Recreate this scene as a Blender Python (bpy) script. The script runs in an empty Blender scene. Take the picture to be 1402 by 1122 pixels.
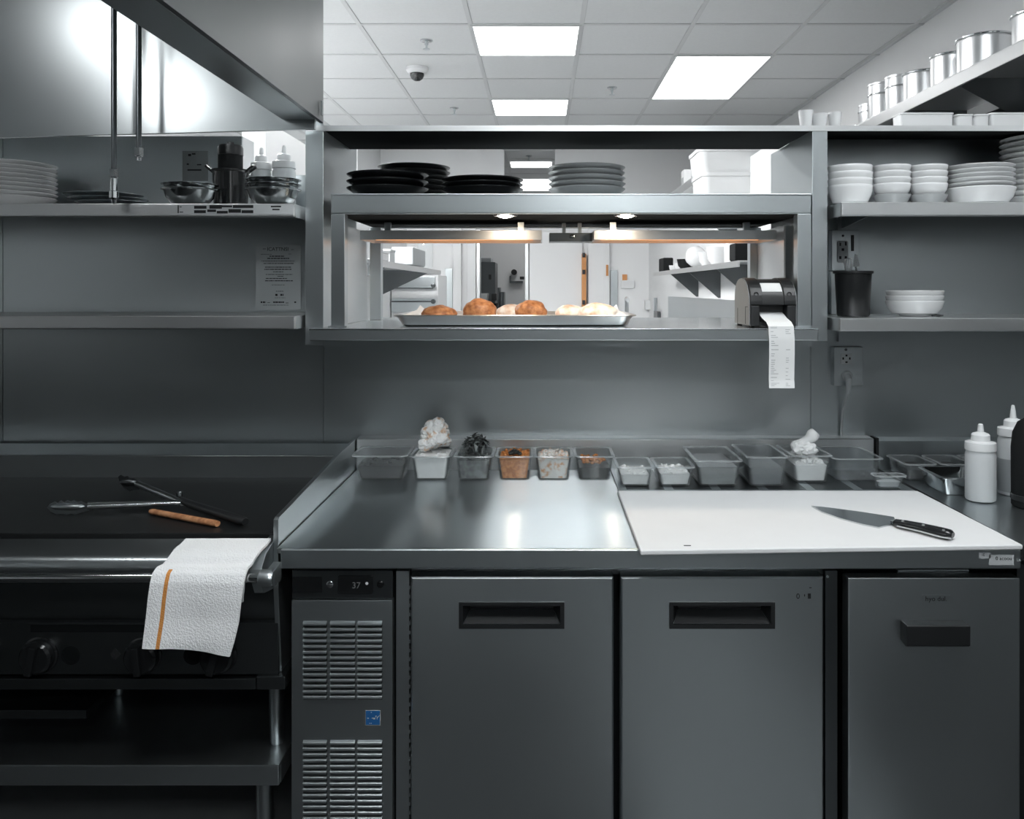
import bpy, bmesh, math, random
from mathutils import Vector, Matrix, noise
random.seed(11)
PI = math.pi
SC = bpy.context.scene
COL = SC.collection
F, CX, CY, EYE = 30.0/36.0*1402, 740.0, 395.0, 1.49      # focal length in px, vanishing point, eye height

def X(px, y): return (px-CX)*y/F
def Z(py, y): return EYE-(py-CY)*y/F
def on(px, py, z):                                       # the point of a horizontal surface of height z
    y = (EYE-z)*F/(py-CY)
    return Vector((X(px, y), y, z))

# ------------------------------------------------------------------ materials
def node_mat(name):
    m = bpy.data.materials.new(name); m.use_nodes = True
    nt = m.node_tree
    b = nt.nodes['Principled BSDF']
    return m, nt, b

def plain(name, col, rough=.5, metal=0., var=.08, scale=6., spec=.5, trans=0., bump=0., bscale=80., coat=0., sheen=0.):
    m, nt, b = node_mat(name)
    tc = nt.nodes.new('ShaderNodeTexCoord')
    n = nt.nodes.new('ShaderNodeTexNoise'); n.inputs['Scale'].default_value = scale; n.inputs['Detail'].default_value = 4
    nt.links.new(tc.outputs['Object'], n.inputs['Vector'])
    mx = nt.nodes.new('ShaderNodeMix'); mx.data_type = 'RGBA'
    mx.inputs['A'].default_value = (*[c*(1-var) for c in col], 1)
    mx.inputs['B'].default_value = (*[min(1, c*(1+var)) for c in col], 1)
    nt.links.new(n.outputs['Fac'], mx.inputs['Factor'])
    nt.links.new(mx.outputs['Result'], b.inputs['Base Color'])
    b.inputs['Roughness'].default_value = rough
    b.inputs['Metallic'].default_value = metal
    b.inputs['Specular IOR Level'].default_value = spec
    b.inputs['Transmission Weight'].default_value = trans
    b.inputs['Coat Weight'].default_value = coat
    if bump:
        n2 = nt.nodes.new('ShaderNodeTexNoise'); n2.inputs['Scale'].default_value = bscale
        nt.links.new(tc.outputs['Object'], n2.inputs['Vector'])
        bp = nt.nodes.new('ShaderNodeBump'); bp.inputs['Strength'].default_value = bump; bp.inputs['Distance'].default_value = .002
        nt.links.new(n2.outputs['Fac'], bp.inputs['Height'])
        nt.links.new(bp.outputs['Normal'], b.inputs['Normal'])
    return m

def steel(name, col=(.56, .60, .615), r0=.285, r1=.345, axis=(1.2, 1.2, 160), cloud=2.2, bump=.0):
    """brushed stainless: grain stretched along one axis, wiped-cloth clouds in the gloss"""
    m, nt, b = node_mat(name)
    tc = nt.nodes.new('ShaderNodeTexCoord')
    mp = nt.nodes.new('ShaderNodeMapping'); mp.inputs['Scale'].default_value = axis
    nt.links.new(tc.outputs['Object'], mp.inputs['Vector'])
    g = nt.nodes.new('ShaderNodeTexNoise'); g.inputs['Scale'].default_value = 4; g.inputs['Detail'].default_value = 3
    nt.links.new(mp.outputs['Vector'], g.inputs['Vector'])
    c = nt.nodes.new('ShaderNodeTexNoise'); c.inputs['Scale'].default_value = cloud; c.inputs['Detail'].default_value = 1.5
    c.inputs['Roughness'].default_value = .4
    nt.links.new(tc.outputs['Object'], c.inputs['Vector'])
    ad = nt.nodes.new('ShaderNodeMath'); ad.operation = 'MULTIPLY_ADD'; ad.inputs[1].default_value = .05
    nt.links.new(g.outputs['Fac'], ad.inputs[0]); nt.links.new(c.outputs['Fac'], ad.inputs[2])
    mr = nt.nodes.new('ShaderNodeMapRange'); mr.inputs['From Min'].default_value = .35; mr.inputs['From Max'].default_value = 1.0
    mr.inputs['To Min'].default_value = r0; mr.inputs['To Max'].default_value = r1
    nt.links.new(ad.outputs[0], mr.inputs['Value']); nt.links.new(mr.outputs['Result'], b.inputs['Roughness'])
    bp = nt.nodes.new('ShaderNodeBump'); bp.inputs['Strength'].default_value = bump; bp.inputs['Distance'].default_value = .001
    nt.links.new(g.outputs['Fac'], bp.inputs['Height']); nt.links.new(bp.outputs['Normal'], b.inputs['Normal'])
    b.inputs['Base Color'].default_value = (*col, 1); b.inputs['Metallic'].default_value = 1
    return m

def brushed_top(name, col):
    m = bpy.data.materials.new(name); m.use_nodes = True
    nt = m.node_tree; nt.nodes.clear(); L = nt.links.new
    a = nt.nodes.new('ShaderNodeBsdfAnisotropic'); a.inputs['Color'].default_value = (*col, 1); a.inputs['Roughness'].default_value = .15
    b = nt.nodes.new('ShaderNodeBsdfAnisotropic'); b.inputs['Color'].default_value = (*col, 1); b.inputs['Roughness'].default_value = .5
    b.inputs['Anisotropy'].default_value = .93; b.inputs['Rotation'].default_value = BRUSH
    t = nt.nodes.new('ShaderNodeTangent'); t.direction_type = 'UV_MAP'; t.uv_map = 'UVMap'; L(t.outputs[0], b.inputs['Tangent'])
    n = nt.nodes.new('ShaderNodeTexNoise'); n.inputs['Scale'].default_value = 3
    tc = nt.nodes.new('ShaderNodeTexCoord'); L(tc.outputs['Object'], n.inputs['Vector'])
    r = nt.nodes.new('ShaderNodeMapRange'); r.inputs['To Min'].default_value = .36; r.inputs['To Max'].default_value = .5; L(n.outputs['Fac'], r.inputs['Value'])
    x = nt.nodes.new('ShaderNodeMixShader'); L(r.outputs[0], x.inputs[0]); L(a.outputs[0], x.inputs[1]); L(b.outputs[0], x.inputs[2])
    o = nt.nodes.new('ShaderNodeOutputMaterial'); L(x.outputs[0], o.inputs[0])
    return m
BRUSH = 0.

def emit(name, col, s):
    m = bpy.data.materials.new(name); m.use_nodes = True
    nt = m.node_tree; nt.nodes.clear()
    e = nt.nodes.new('ShaderNodeEmission'); e.inputs[0].default_value = (*col, 1); e.inputs[1].default_value = s
    o = nt.nodes.new('ShaderNodeOutputMaterial'); nt.links.new(e.outputs[0], o.inputs[0])
    return m

def clear_plastic(name, tint, haze, gloss=.08):
    """clear polycarbonate: see-through, a little milky, shiny"""
    m = bpy.data.materials.new(name); m.use_nodes = True
    nt = m.node_tree; nt.nodes.clear()
    t = nt.nodes.new('ShaderNodeBsdfTransparent'); t.inputs[0].default_value = (*tint, 1)
    d = nt.nodes.new('ShaderNodeBsdfDiffuse'); d.inputs[0].default_value = (.62, .65, .66, 1)
    g = nt.nodes.new('ShaderNodeBsdfGlossy'); g.inputs['Roughness'].default_value = gloss
    fw = nt.nodes.new('ShaderNodeLayerWeight'); fw.inputs[0].default_value = .5
    pw_ = nt.nodes.new('ShaderNodeMath'); pw_.operation = 'POWER'; pw_.inputs[1].default_value = 4
    lw = nt.nodes.new('ShaderNodeMath'); lw.operation = 'MULTIPLY_ADD'; lw.inputs[1].default_value = .6; lw.inputs[2].default_value = .03
    nt.links.new(fw.outputs['Facing'], pw_.inputs[0]); nt.links.new(pw_.outputs[0], lw.inputs[0])
    a = nt.nodes.new('ShaderNodeMixShader'); a.inputs[0].default_value = haze
    b = nt.nodes.new('ShaderNodeMixShader')
    o = nt.nodes.new('ShaderNodeOutputMaterial')
    L = nt.links.new
    L(t.outputs[0], a.inputs[1]); L(d.outputs[0], a.inputs[2]); L(lw.outputs[0], b.inputs[0])
    L(a.outputs[0], b.inputs[1]); L(g.outputs[0], b.inputs[2]); L(b.outputs[0], o.inputs[0])
    return m

def two_tone(name, ca, cb, scale, lo=.45, hi=.55, rough=.6, bump=.3):
    m, nt, b = node_mat(name)
    tc = nt.nodes.new('ShaderNodeTexCoord')
    n = nt.nodes.new('ShaderNodeTexNoise'); n.inputs['Scale'].default_value = scale; n.inputs['Detail'].default_value = 6
    nt.links.new(tc.outputs['Object'], n.inputs['Vector'])
    r = nt.nodes.new('ShaderNodeValToRGB')
    r.color_ramp.elements[0].position = lo; r.color_ramp.elements[0].color = (*ca, 1)
    r.color_ramp.elements[1].position = hi; r.color_ramp.elements[1].color = (*cb, 1)
    nt.links.new(n.outputs['Fac'], r.inputs[0]); nt.links.new(r.outputs[0], b.inputs['Base Color'])
    b.inputs['Roughness'].default_value = rough
    bp = nt.nodes.new('ShaderNodeBump'); bp.inputs['Strength'].default_value = bump; bp.inputs['Distance'].default_value = .003
    nt.links.new(n.outputs['Fac'], bp.inputs['Height']); nt.links.new(bp.outputs['Normal'], b.inputs['Normal'])
    return m

def towel_mat(name):
    m, nt, b = node_mat(name)
    uv = nt.nodes.new('ShaderNodeUVMap'); uv.uv_map = 'UVMap'
    sp = nt.nodes.new('ShaderNodeSeparateXYZ'); nt.links.new(uv.outputs[0], sp.inputs[0])
    c = nt.nodes.new('ShaderNodeMath'); c.operation = 'COMPARE'; c.inputs[1].default_value = .175; c.inputs[2].default_value = .021
    nt.links.new(sp.outputs[0], c.inputs[0])
    tc = nt.nodes.new('ShaderNodeTexCoord')
    n = nt.nodes.new('ShaderNodeTexNoise'); n.inputs['Scale'].default_value = 260
    nt.links.new(tc.outputs['Object'], n.inputs['Vector'])
    v_ = nt.nodes.new('ShaderNodeMath'); v_.operation = 'GREATER_THAN'; v_.inputs[1].default_value = .49; nt.links.new(sp.outputs[1], v_.inputs[0])
    c2 = nt.nodes.new('ShaderNodeMath'); c2.operation = 'MULTIPLY'; nt.links.new(c.outputs[0], c2.inputs[0]); nt.links.new(v_.outputs[0], c2.inputs[1]); c = c2
    mx = nt.nodes.new('ShaderNodeMix'); mx.data_type = 'RGBA'
    mx.inputs['A'].default_value = (.88, .885, .89, 1); mx.inputs['B'].default_value = (.62, .27, .08, 1)
    nt.links.new(c.outputs[0], mx.inputs['Factor']); nt.links.new(mx.outputs['Result'], b.inputs['Base Color'])
    bp = nt.nodes.new('ShaderNodeBump'); bp.inputs['Strength'].default_value = .6; bp.inputs['Distance'].default_value = .004
    nt.links.new(n.outputs['Fac'], bp.inputs['Height']); nt.links.new(bp.outputs['Normal'], b.inputs['Normal'])
    b.inputs['Roughness'].default_value = .95; b.inputs['Specular IOR Level'].default_value = .1
    return m

FAR, NEAR, HOT, FRONT = 3.5, 7.5, 1.6, 50.0
M = dict(
    steel=steel('brushed_steel'),
    steel_v=steel('brushed_steel_upright', axis=(160, 160, 1.2)),
    steel_top=steel('worktop_steel', (.60, .635, .65), .19, .25, (160, 1.5, 1.5), 3, .0),
    worktop=brushed_top('brushed_worktop_steel', (.68, .71, .72)),
    steel_mid=steel('dull_bowl_steel', (.30, .32, .325), .14, .22, (3, 3, 3), 8, .0),
    faint=plain('faint_grey_paper', (.17, .185, .19), .45, 0, .2, 20),
    steel_soft=steel('satin_steel', (.55, .59, .605), .3, .46),
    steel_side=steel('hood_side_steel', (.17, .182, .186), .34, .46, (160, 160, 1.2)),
    head=plain('shade_toned_underside', (.035, .037, .038), .6, 0, .1, 4, .0),  # near-black: shade under shelves and over-shelf put into the colour
    poly_rim=clear_plastic('polycarbonate_rim', (.86, .88, .89), .34),
    steel_hood=steel('hood_steel', (.50, .53, .54), .32, .37, (160, 160, 1.2)),
    steel_smooth=steel('polished_steel', (.62, .64, .65), .10, .2, (3, 3, 3), 8, .0),
    steel_pot=steel('pot_aluminium', (.80, .81, .82), .30, .42, (2, 2, 90), 8, .0),
    steel_bright=steel('bright_steel', (.74, .75, .755), .3, .45),
    steel_dark=steel('smoked_steel', (.13, .14, .145), .30, .42),
    steel_black=steel('blackened_steel', (.035, .038, .04), .12, .2, (3, 3, 3), 4, .0),
    back_floor=plain('pale_back_floor', (.42, .43, .435), .6, 0, .1, 8),
    tray=steel('tray_aluminium', (.70, .71, .715), .30, .42, (4, 4, 4), 8, .0),
    griddle=plain('seasoned_griddle_iron', (.009, .010, .0105), .42, .0, .4, 9, .45, bump=.1, bscale=40),
    black=plain('black_plastic', (.012, .013, .014), .35, 0, .1, 20),
    black_m=plain('matte_black', (.008, .009, .0095), .7, 0, .1, 20, .2),
    black_s=plain('glossy_black_glaze', (.012, .013, .014), .16, 0, .1, 20),
    dark=plain('dark_void_paint', (.006, .007, .0075), .9, 0, .1, 5, .1),
    printer=plain('printer_black_plastic', (.018, .019, .020), .38, 0, .05, 30, .5, bump=.05, bscale=900),
    printer_s=plain('printer_side_plastic', (.20, .21, .215), .5, 0, .05, 30, .5),
    white=plain('white_painted_wall', (.80, .81, .815), .6, 0, .03, 2),
    grey_wall=plain('grey_painted_wall', (.22, .235, .24), .7, 0, .05, 2),
    dim_wall=plain('charcoal_painted_wall', (.07, .075, .077), .7, 0, .05, 2),
    ceil=plain('ceiling_tile', (.72, .735, .74), .85, 0, .04, 60, .2, bump=.15, bscale=220),
    grid=plain('ceiling_grid_paint', (.60, .615, .62), .5, 0, .02, 4),
    floor=plain('quarry_tile_floor', (.12, .127, .13), .5, 0, .2, 12),
    wplast=plain('white_plastic', (.78, .79, .795), .4, 0, .03, 8),
    board=plain('white_cutting_board', (.80, .805, .81), .5, 0, .03, 9, .35, bump=.05, bscale=120),
    natural=plain('milky_bottle_plastic', (.56, .58, .59), .45, 0, .05, 6, .4),
    sauce=plain('greyish_bottle_plastic', (.34, .36, .37), .4, 0, .05, 6, .4),
    ceram=plain('white_china', (.74, .75, .755), .22, 0, .03, 8, .5),
    ceram_g=plain('grey_china', (.36, .375, .38), .3, 0, .03, 8, .5),
    ceram_k=plain('black_china', (.010, .011, .012), .25, 0, .05, 8, .5),
    ceram_d=plain('charcoal_china', (.035, .037, .039), .3, 0, .05, 8, .5),
    paper=plain('white_paper', (.82, .83, .83), .8, 0, .03, 8, .2),
    notice=plain('laminated_grey_paper', (.46, .49, .50), .35, 0, .05, 8, .4),
    ink=plain('black_ink', (.02, .021, .022), .7, 0, .05, 8, .2),
    grey_ink=plain('grey_ink', (.48, .49, .495), .7, 0, .05, 8, .2),
    rubber=plain('black_rubber', (.015, .016, .017), .6, 0, .1, 8, .3),
    grey_pl=plain('grey_plastic', (.36, .38, .39), .5, 0, .04, 8),
    poly=clear_plastic('clear_polycarbonate', (.95, .96, .962), .07),
    poly_d=clear_plastic('smoky_polycarbonate', (.78, .80, .81), .11),
    towel=towel_mat('white_terry_with_orange_stripe'),
    bun=two_tone('brown_crust', (.20, .065, .018), (.50, .23, .095), 60, .36, .72, .55, .5),
    bun_f=two_tone('floured_crust', (.58, .33, .19), (.82, .76, .70), 30, .30, .56, .7, .4),
    copper=two_tone('warm_brown', (.38, .16, .07), (.60, .30, .15), 60, .4, .6, .4, .1),
    orange=two_tone('orange_shreds', (.50, .17, .04), (.72, .30, .09), 90, .4, .6, .6, .5),
    slaw=two_tone('pale_mixed_shreds', (.70, .36, .17), (.86, .84, .80), 60, .34, .5, .6, .5),
    pale=plain('pale_chopped_food', (.86, .865, .86), .7, 0, .1, 50, .3),
    cream=two_tone('white_florets_with_tan_tips', (.66, .46, .32), (.86, .86, .85), 42, .36, .46, .7, .4),
    greens=two_tone('dark_leaves', (.045, .05, .05), (.20, .22, .22), 45, .4, .62, .5, .4),
    darkfood=plain('dark_relish', (.035, .037, .037), .45, 0, .3, 60, .5, bump=.4, bscale=120),
    greyfood=plain('grey_sauce', (.22, .235, .24), .4, 0, .1, 20, .5),
    blue=plain('blue_sticker', (.016, .105, .29), .45, 0, .04, 8, .4),
    label=plain('pale_label', (.50, .52, .53), .5, 0, .05, 12),
    warm_pl=plain('orange_sticker', (.62, .28, .10), .5, 0, .1, 60),
    white_far=plain('bright_white_paint', (.86, .865, .87), .55, 0, .02, 2),
    panel=emit('ceiling_panel_light', (1, 1, 1), FAR),
    panel_n=emit('near_panel_light', (.94, .98, 1), NEAR),
    fill_towel=emit('added_towel_fill', (.94, .98, 1), 20),  # unseen panel, added to brighten the towel
    fill_back=emit('added_back_fill', (1, 1, 1), 94),  # unseen panels, added to brighten the back kitchen
    fill_rear=emit('added_rear_fill', (.94, .98, 1), FRONT),  # unseen panel, added to light the white board behind the camera
    hoodlamp=emit('hood_lamp_glass', (.97, .99, 1), 28),
    hot=emit('heater_element_glow', (1, .42, .14), HOT),
    spotlamp=emit('warm_downlight_glow', (1, .82, .62), 140),
    digit=emit('dim_display_digit', (.8, .85, .88), .06),
    led=emit('display_lamp', (.9, .95, 1), .25),
)

# ------------------------------------------------------------------ mesh builder
class MB:
    def __init__(s): s.bm = bmesh.new(); s.mi = 0; s.bev = False
    def _f(s, vs):
        try:
            f = s.bm.faces.new(vs); f.material_index = s.mi; return f
        except ValueError: return None
    def _merge(s, bm2, mtx=None):
        if mtx: bmesh.ops.transform(bm2, matrix=mtx, verts=bm2.verts)
        vm = {v: s.bm.verts.new(v.co) for v in bm2.verts}
        for f in bm2.faces: s._f([vm[v] for v in f.verts])
        bm2.free()
    def box(s, x0, x1, y0, y1, z0, z1, b=0., seg=2, mtx=None):
        t = bmesh.new(); bmesh.ops.create_cube(t, size=1)
        for v in t.verts: v.co = Vector(((x0+x1)/2+v.co.x*(x1-x0), (y0+y1)/2+v.co.y*(y1-y0), (z0+z1)/2+v.co.z*(z1-z0)))
        if b:
            s.bev = True; bmesh.ops.bevel(t, geom=t.edges[:], offset=b, segments=seg, affect='EDGES', profile=.5)
        s._merge(t, mtx); return s
    def prism(s, pts, axis, a, b, bev=0., mtx=None, seg=2):
        t = bmesh.new()
        def P(p, k): return {'x': (k, p[0], p[1]), 'y': (p[0], k, p[1]), 'z': (p[0], p[1], k)}[axis]
        A = [t.verts.new(P(p, a)) for p in pts]; B = [t.verts.new(P(p, b)) for p in pts]
        t.faces.new(A); t.faces.new(B[::-1])
        for i in range(len(pts)):
            j = (i+1) % len(pts); t.faces.new([A[j], A[i], B[i], B[j]])
        bmesh.ops.recalc_face_normals(t, faces=t.faces)
        if bev:
            s.bev = True; bmesh.ops.bevel(t, geom=t.edges[:], offset=bev, segments=seg, affect='EDGES', profile=.5)
        s._merge(t, mtx); return s
    def loft(s, rings, caps=(True, True), close=True):
        R = [[s.bm.verts.new(p) for p in r] for r in rings]
        n = len(R[0])
        for a, b in zip(R, R[1:]):
            for i in range(n if close else n-1):
                j = (i+1) % n
                s._f([a[i], a[j], b[j], b[i]])
        if caps[0]: s._f(R[0][::-1])
        if caps[1]: s._f(R[-1])
        return s
    def lathe(s, prof, c=(0, 0, 0), n=40, axis='z'):
        rows = []
        for r, z in prof:
            if r < 1e-6:
                rows.append([s.bm.verts.new(s._ax((0, 0, z), c, axis))])
            else:
                rows.append([s.bm.verts.new(s._ax((r*math.cos(2*PI*i/n), r*math.sin(2*PI*i/n), z), c, axis)) for i in range(n)])
        for a, b in zip(rows, rows[1:]):
            for i in range(n):
                j = (i+1) % n
                if len(a) == 1 and len(b) == 1: break
                if len(a) == 1: s._f([a[0], b[j], b[i]])
                elif len(b) == 1: s._f([a[i], a[j], b[0]])
                else: s._f([a[i], a[j], b[j], b[i]])
        return s
    @staticmethod
    def _ax(p, c, axis):
        x, y, z = p
        if axis == 'y': x, y, z = x, z, y
        if axis == 'x': x, y, z = z, x, y
        return Vector((x+c[0], y+c[1], z+c[2]))
    def cyl(s, p0, p1, r, n=16, r1=None): return s.tube([p0, p1], [r, r if r1 is None else r1], n)
    def tube(s, pts, r, n=12, flat=1., up=None):
        pts = [Vector(p) for p in pts]
        rs = r if isinstance(r, (list, tuple)) else [r]*len(pts)
        rings = []; u = None
        for i, p in enumerate(pts):
            d = (pts[min(i+1, len(pts)-1)]-pts[max(i-1, 0)]).normalized()
            if u is None:
                u = Vector(up) if up else (Vector((0, 0, 1)) if abs(d.z) < .9 else Vector((1, 0, 0)))
            u = (u-d*u.dot(d)).normalized(); w = d.cross(u)
            rings.append([p+(u*math.cos(2*PI*k/n)*flat+w*math.sin(2*PI*k/n))*rs[i] for k in range(n)])
        return s.loft(rings)
    def blob(s, c, r, sub=2, amp=.12, fr=3., seed=0., mtx=None, squash=None):
        t = bmesh.new(); bmesh.ops.create_icosphere(t, subdivisions=sub, radius=1)
        for v in t.verts:
            k = 1+amp*noise.noise(v.co*fr+Vector((seed, seed*1.7, -seed)))*2
            v.co = v.co*k
            if squash is not None and v.co.z < squash: v.co.z = squash+(v.co.z-squash)*.12
            v.co = Vector((v.co.x*r[0], v.co.y*r[1], v.co.z*r[2]))
            if mtx: v.co = mtx @ v.co
            v.co += Vector(c)
        s._merge(t); return s
    def quad(s, a, b, c, d):
        s._f([s.bm.verts.new(p) for p in (a, b, c, d)]); return s
    def build(s, name, mats, parent=None, base=(0, 0, 0), ang=35, flip=True):
        me = bpy.data.meshes.new(name)
        off = Vector(base)
        if parent is not None: off = WL[parent.name]
        bmesh.ops.translate(s.bm, verts=s.bm.verts, vec=-off)
        if flip: bmesh.ops.recalc_face_normals(s.bm, faces=s.bm.faces)
        for f in s.bm.faces: f.smooth = True
        s.bm.to_mesh(me); s.bm.free()
        me.set_sharp_from_angle(angle=math.radians(ang))
        for m in (mats if isinstance(mats, (list, tuple)) else [mats]): me.materials.append(m)
        o = bpy.data.objects.new(name, me); COL.objects.link(o)
        if s.bev: wn = o.modifiers.new('weighted_normal', 'WEIGHTED_NORMAL'); wn.keep_sharp = True; wn.weight = 100
        if parent is not None: o.parent = parent; WL[o.name] = off
        else: o.location = off; WL[o.name] = off
        return o

WL = {}
def tag(o, label, cat, group=None, kind=None):
    o['label'] = label; o['category'] = cat
    if group: o['group'] = group
    if kind: o['kind'] = kind
    return o
def thing(name, label, cat, loc=(0, 0, 0), group=None):
    o = bpy.data.objects.new(name, None); COL.objects.link(o)
    o.location = loc; o.empty_display_size = .05; WL[o.name] = Vector(loc)
    return tag(o, label, cat, group)
def struct(o): o['kind'] = 'structure'; return o
KIDS = {}
def dup(o, parent=None):
    c = o.copy(); COL.objects.link(c)
    if parent: c.parent = parent
    for ch in list(o.children): dup(ch, c)
    return c
def moved(o, loc, label, rz=0., rx=0., ry=0.):
    o.location = loc; o.rotation_euler = (rx, ry, rz); o['label'] = label
    return o
def text(name, body, loc, size, mat, parent=None, align='CENTER', rx=PI/2, rz=0., ext=.0002):
    cu = bpy.data.curves.new(name, 'FONT'); cu.body = body; cu.size = size; cu.align_x = align; cu.align_y = 'CENTER'; cu.extrude = ext
    t = bpy.data.objects.new(name+'_tmp', cu); COL.objects.link(t)
    dg = bpy.context.evaluated_depsgraph_get(); dg.update()
    me = bpy.data.meshes.new_from_object(t.evaluated_get(dg)); bpy.data.objects.remove(t); bpy.data.curves.remove(cu)
    me.transform(Matrix.Rotation(rz, 4, 'Z') @ Matrix.Rotation(rx, 4, 'X'))
    me.materials.clear(); me.materials.append(mat)
    o = bpy.data.objects.new(name, me); COL.objects.link(o)
    off = WL[parent.name] if parent else Vector()
    o.location = Vector(loc)-off
    if parent: o.parent = parent
    WL[o.name] = off
    return o
def rrect(w, d, r, n=4, cx=0, cy=0, z=0):
    P = []
    for sx, sy, a0 in ((1, 1, 0), (-1, 1, 90), (-1, -1, 180), (1, -1, 270)):
        for k in range(n+1):
            a = math.radians(a0+90*k/n)
            P.append(Vector((cx+sx*(w/2-r)+r*math.cos(a), cy+sy*(d/2-r)+r*math.sin(a), z)))
    return P
def planar_uv(o):
    me = o.data; uv = me.uv_layers.new(name='UVMap')
    for l in me.loops: c = me.vertices[l.vertex_index].co; uv.data[l.index].uv = (c.x, c.y+c.z*.3)
    return o
def order(i, n):
    if i == n-1: return 'topmost'
    if i == 0: return 'bottom'
    k = n-1-i
    return ['', 'second from top', 'third from top', 'fourth from top', 'fifth from top', 'sixth from top', 'seventh from top', 'eighth from top', 'ninth from top', 'tenth from top', 'eleventh from top'][k]

# ------------------------------------------------------------------ camera
cam = bpy.data.cameras.new('camera'); camo = bpy.data.objects.new('camera', cam); COL.objects.link(camo)
camo.location = (0, 0, EYE); camo.rotation_euler = (PI/2, 0, 0)
cam.lens = 30; cam.sensor_width = 36; cam.sensor_fit = 'HORIZONTAL'
cam.shift_x = (701-CX)/1402; cam.shift_y = (CY-561)/1402
cam.clip_start = .05
SC.camera = camo

# ------------------------------------------------------------------ setting
YW = 2.83                                    # face of the steel clad partition
CEIL = 2.94
XL, XR = -3.2, 2.1                           # side walls
m = MB(); m.box(XL-.1, XR+.1, -2.6, 2.95, -.1, 0); m.mi = 1; m.box(XL-.1, XR+.1, 2.95, 13.6, -.1, 0); struct(m.build('floor', [M['floor'], M['back_floor']]))
# ceiling tiles with their grid
gx = [-.385+.61*k for k in range(-5, 5)]; gy = [4.68+.61*k for k in range(-12, 15)]
m = MB(); m.box(XL-.1, XR+.1, -2.6, 13.6, CEIL, CEIL+.1)
m.mi = 1
for x in gx:
    if XL < x < XR: m.box(x-.012, x+.012, -2.5, 13.5, CEIL-.004, CEIL)
for y in gy:
    m.box(XL, XR, y-.012, y+.012, CEIL-.0045, CEIL)
m.mi = 2
for x in gx:
    if XL < x < XR: m.box(x+.012, x+.0145, -2.5, 13.5, CEIL-.0015, CEIL)
for y in gy: m.box(XL, XR, y-.0145, y-.012, CEIL-.0015, CEIL)
struct(m.build('ceiling', [M['ceil'], M['grid'], M['grey_ink']]))
m = MB(); m.box(XR, XR+.1, 2.95, 13.5, 0, CEIL); struct(m.build('wall_right', M['white']))
m = MB(); m.box(XR, XR+.1, -2.5, 2.95, 0, CEIL); struct(m.build('wall_side', M['dim_wall']))
m = MB(); m.box(XL-.1, XL, -2.5, 2.95, 0, CEIL); struct(m.build('wall_left', M['white']))
m = MB(); m.box(XL+.001, XL+.03, -2.4, 2.82, 0, 1.22); struct(m.build('reflection_darkener_left', M['steel_dark']))  # unseen dark board, added to darken low reflections in the left steel
m = MB(); m.box(XR-.03, XR-.001, -2.4, 2.3, 1.84, CEIL-.02); struct(m.build('bounce_board_side', M['white']))  # unseen white board, added to brighten the shelf lips by reflection
m = MB(); m.box(XL-.1, XL, 2.95, 13.5, 0, CEIL); struct(m.build('wall_3', M['white']))
m = MB(); m.box(XL, XR, -2.6, -2.5, 0, CEIL); struct(m.build('wall_front', M['dim_wall']))
m = MB(); m.box(.3, 1.6, -2.499, -2.46, 1.55, CEIL-.01); struct(m.build('bounce_board_front', M['white']))  # unseen white board, added for the over-shelf fascia to reflect
m = MB(); m.box(XL+.01, XR-.01, -2.499, -2.44, 0, 1.545); struct(m.build('reflection_darkener_front', M['steel_dark']))  # unseen dark board, added to keep the lower steel reflections dark
for xa, xb, lab in ((-2.6, .28, 'unseen dark mat added before the griddle to darken the steel door reflections'), (1.0, 2.0, 'unseen dark mat added before the single door fridge to darken its reflections')):
    m = MB(); m.box(xa, xb, -.6, 1.85, .0005, .014, .004); o = m.build('added_dark_mat', M['rubber'], None, ((xa+xb)/2, .6, .0005)); tag(o, lab, 'mat')  # unseen mats, added so the steel doors reflect a darker floor
# far wall of the back kitchen with a doorway and an open transom
YF = 8.9
xd0, xd1 = X(657, YF), X(721, YF)
xt0, xt1 = X(690, YF), X(760, YF)
m = MB()
m.box(XL, xd0, YF, YF+.12, 0, CEIL); m.box(xd0, xt0, YF, YF+.12, 2.1, CEIL)
m.box(xt0, xd1, YF, YF+.12, 2.1, 2.4); m.box(xd1, xt1, YF, YF+.12, 0, 2.4); m.box(xt1, XR, YF, YF+.12, 0, CEIL)
struct(m.build('wall_far', M['white_far']))
m = MB(); m.box(-2.0, 2.0, 13.3, 13.4, 0, CEIL); struct(m.build('wall_back', M['white']))
m = MB(); m.box(-1.75, -1.67, 7.8, YF, 0, CEIL); struct(m.build('wall_jog', M['white']))
# low partitions either side of the back kitchen
m = MB(); m.box(1.13, 1.23, 3.95, YF, 0, 2.2); struct(m.build('partition_right', M['white']))
m = MB(); m.box(-1.26, -1.16, 3.6, 7.4, 0, 2.2); struct(m.build('partition_left', M['white']))
# steel clad partition under and beside the pass
JX0, JX1 = -.636, .796                       # inner faces of the jambs
m = MB()
seams = [-3.2, X(4, YW), X(443, YW), X(1110, YW), 2.1]
for a, b in zip(seams, seams[1:]):
    m.box(a+.0012, b-.0012, YW, YW+.01, 0, 1.33)
m.box(XL, X(4, YW)-.0012, YW, YW+.01, 1.33, 1.995); xo = X(331, YW); zo = Z(240, YW)
m.box(X(4, YW)+.0012, xo, YW, YW+.01, 1.33, 1.995); m.box(xo, JX0-.053, YW, YW+.01, 1.33, zo)
m.box(JX1+.045, XR, YW, YW+.01, 1.33, 1.995)
m.mi = 1
m.box(XL, XR, YW+.01, YW+.12, 0, 1.33)
m.box(XL, xo, YW+.01, YW+.12, 1.33, 1.995); m.box(xo, JX0-.03, YW+.01, YW+.12, 1.33, zo); m.box(JX1+.03, XR, YW+.01, YW+.12, 1.33, 1.995)
struct(m.build('wall_middle', [M['steel'], M['white']]))
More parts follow.
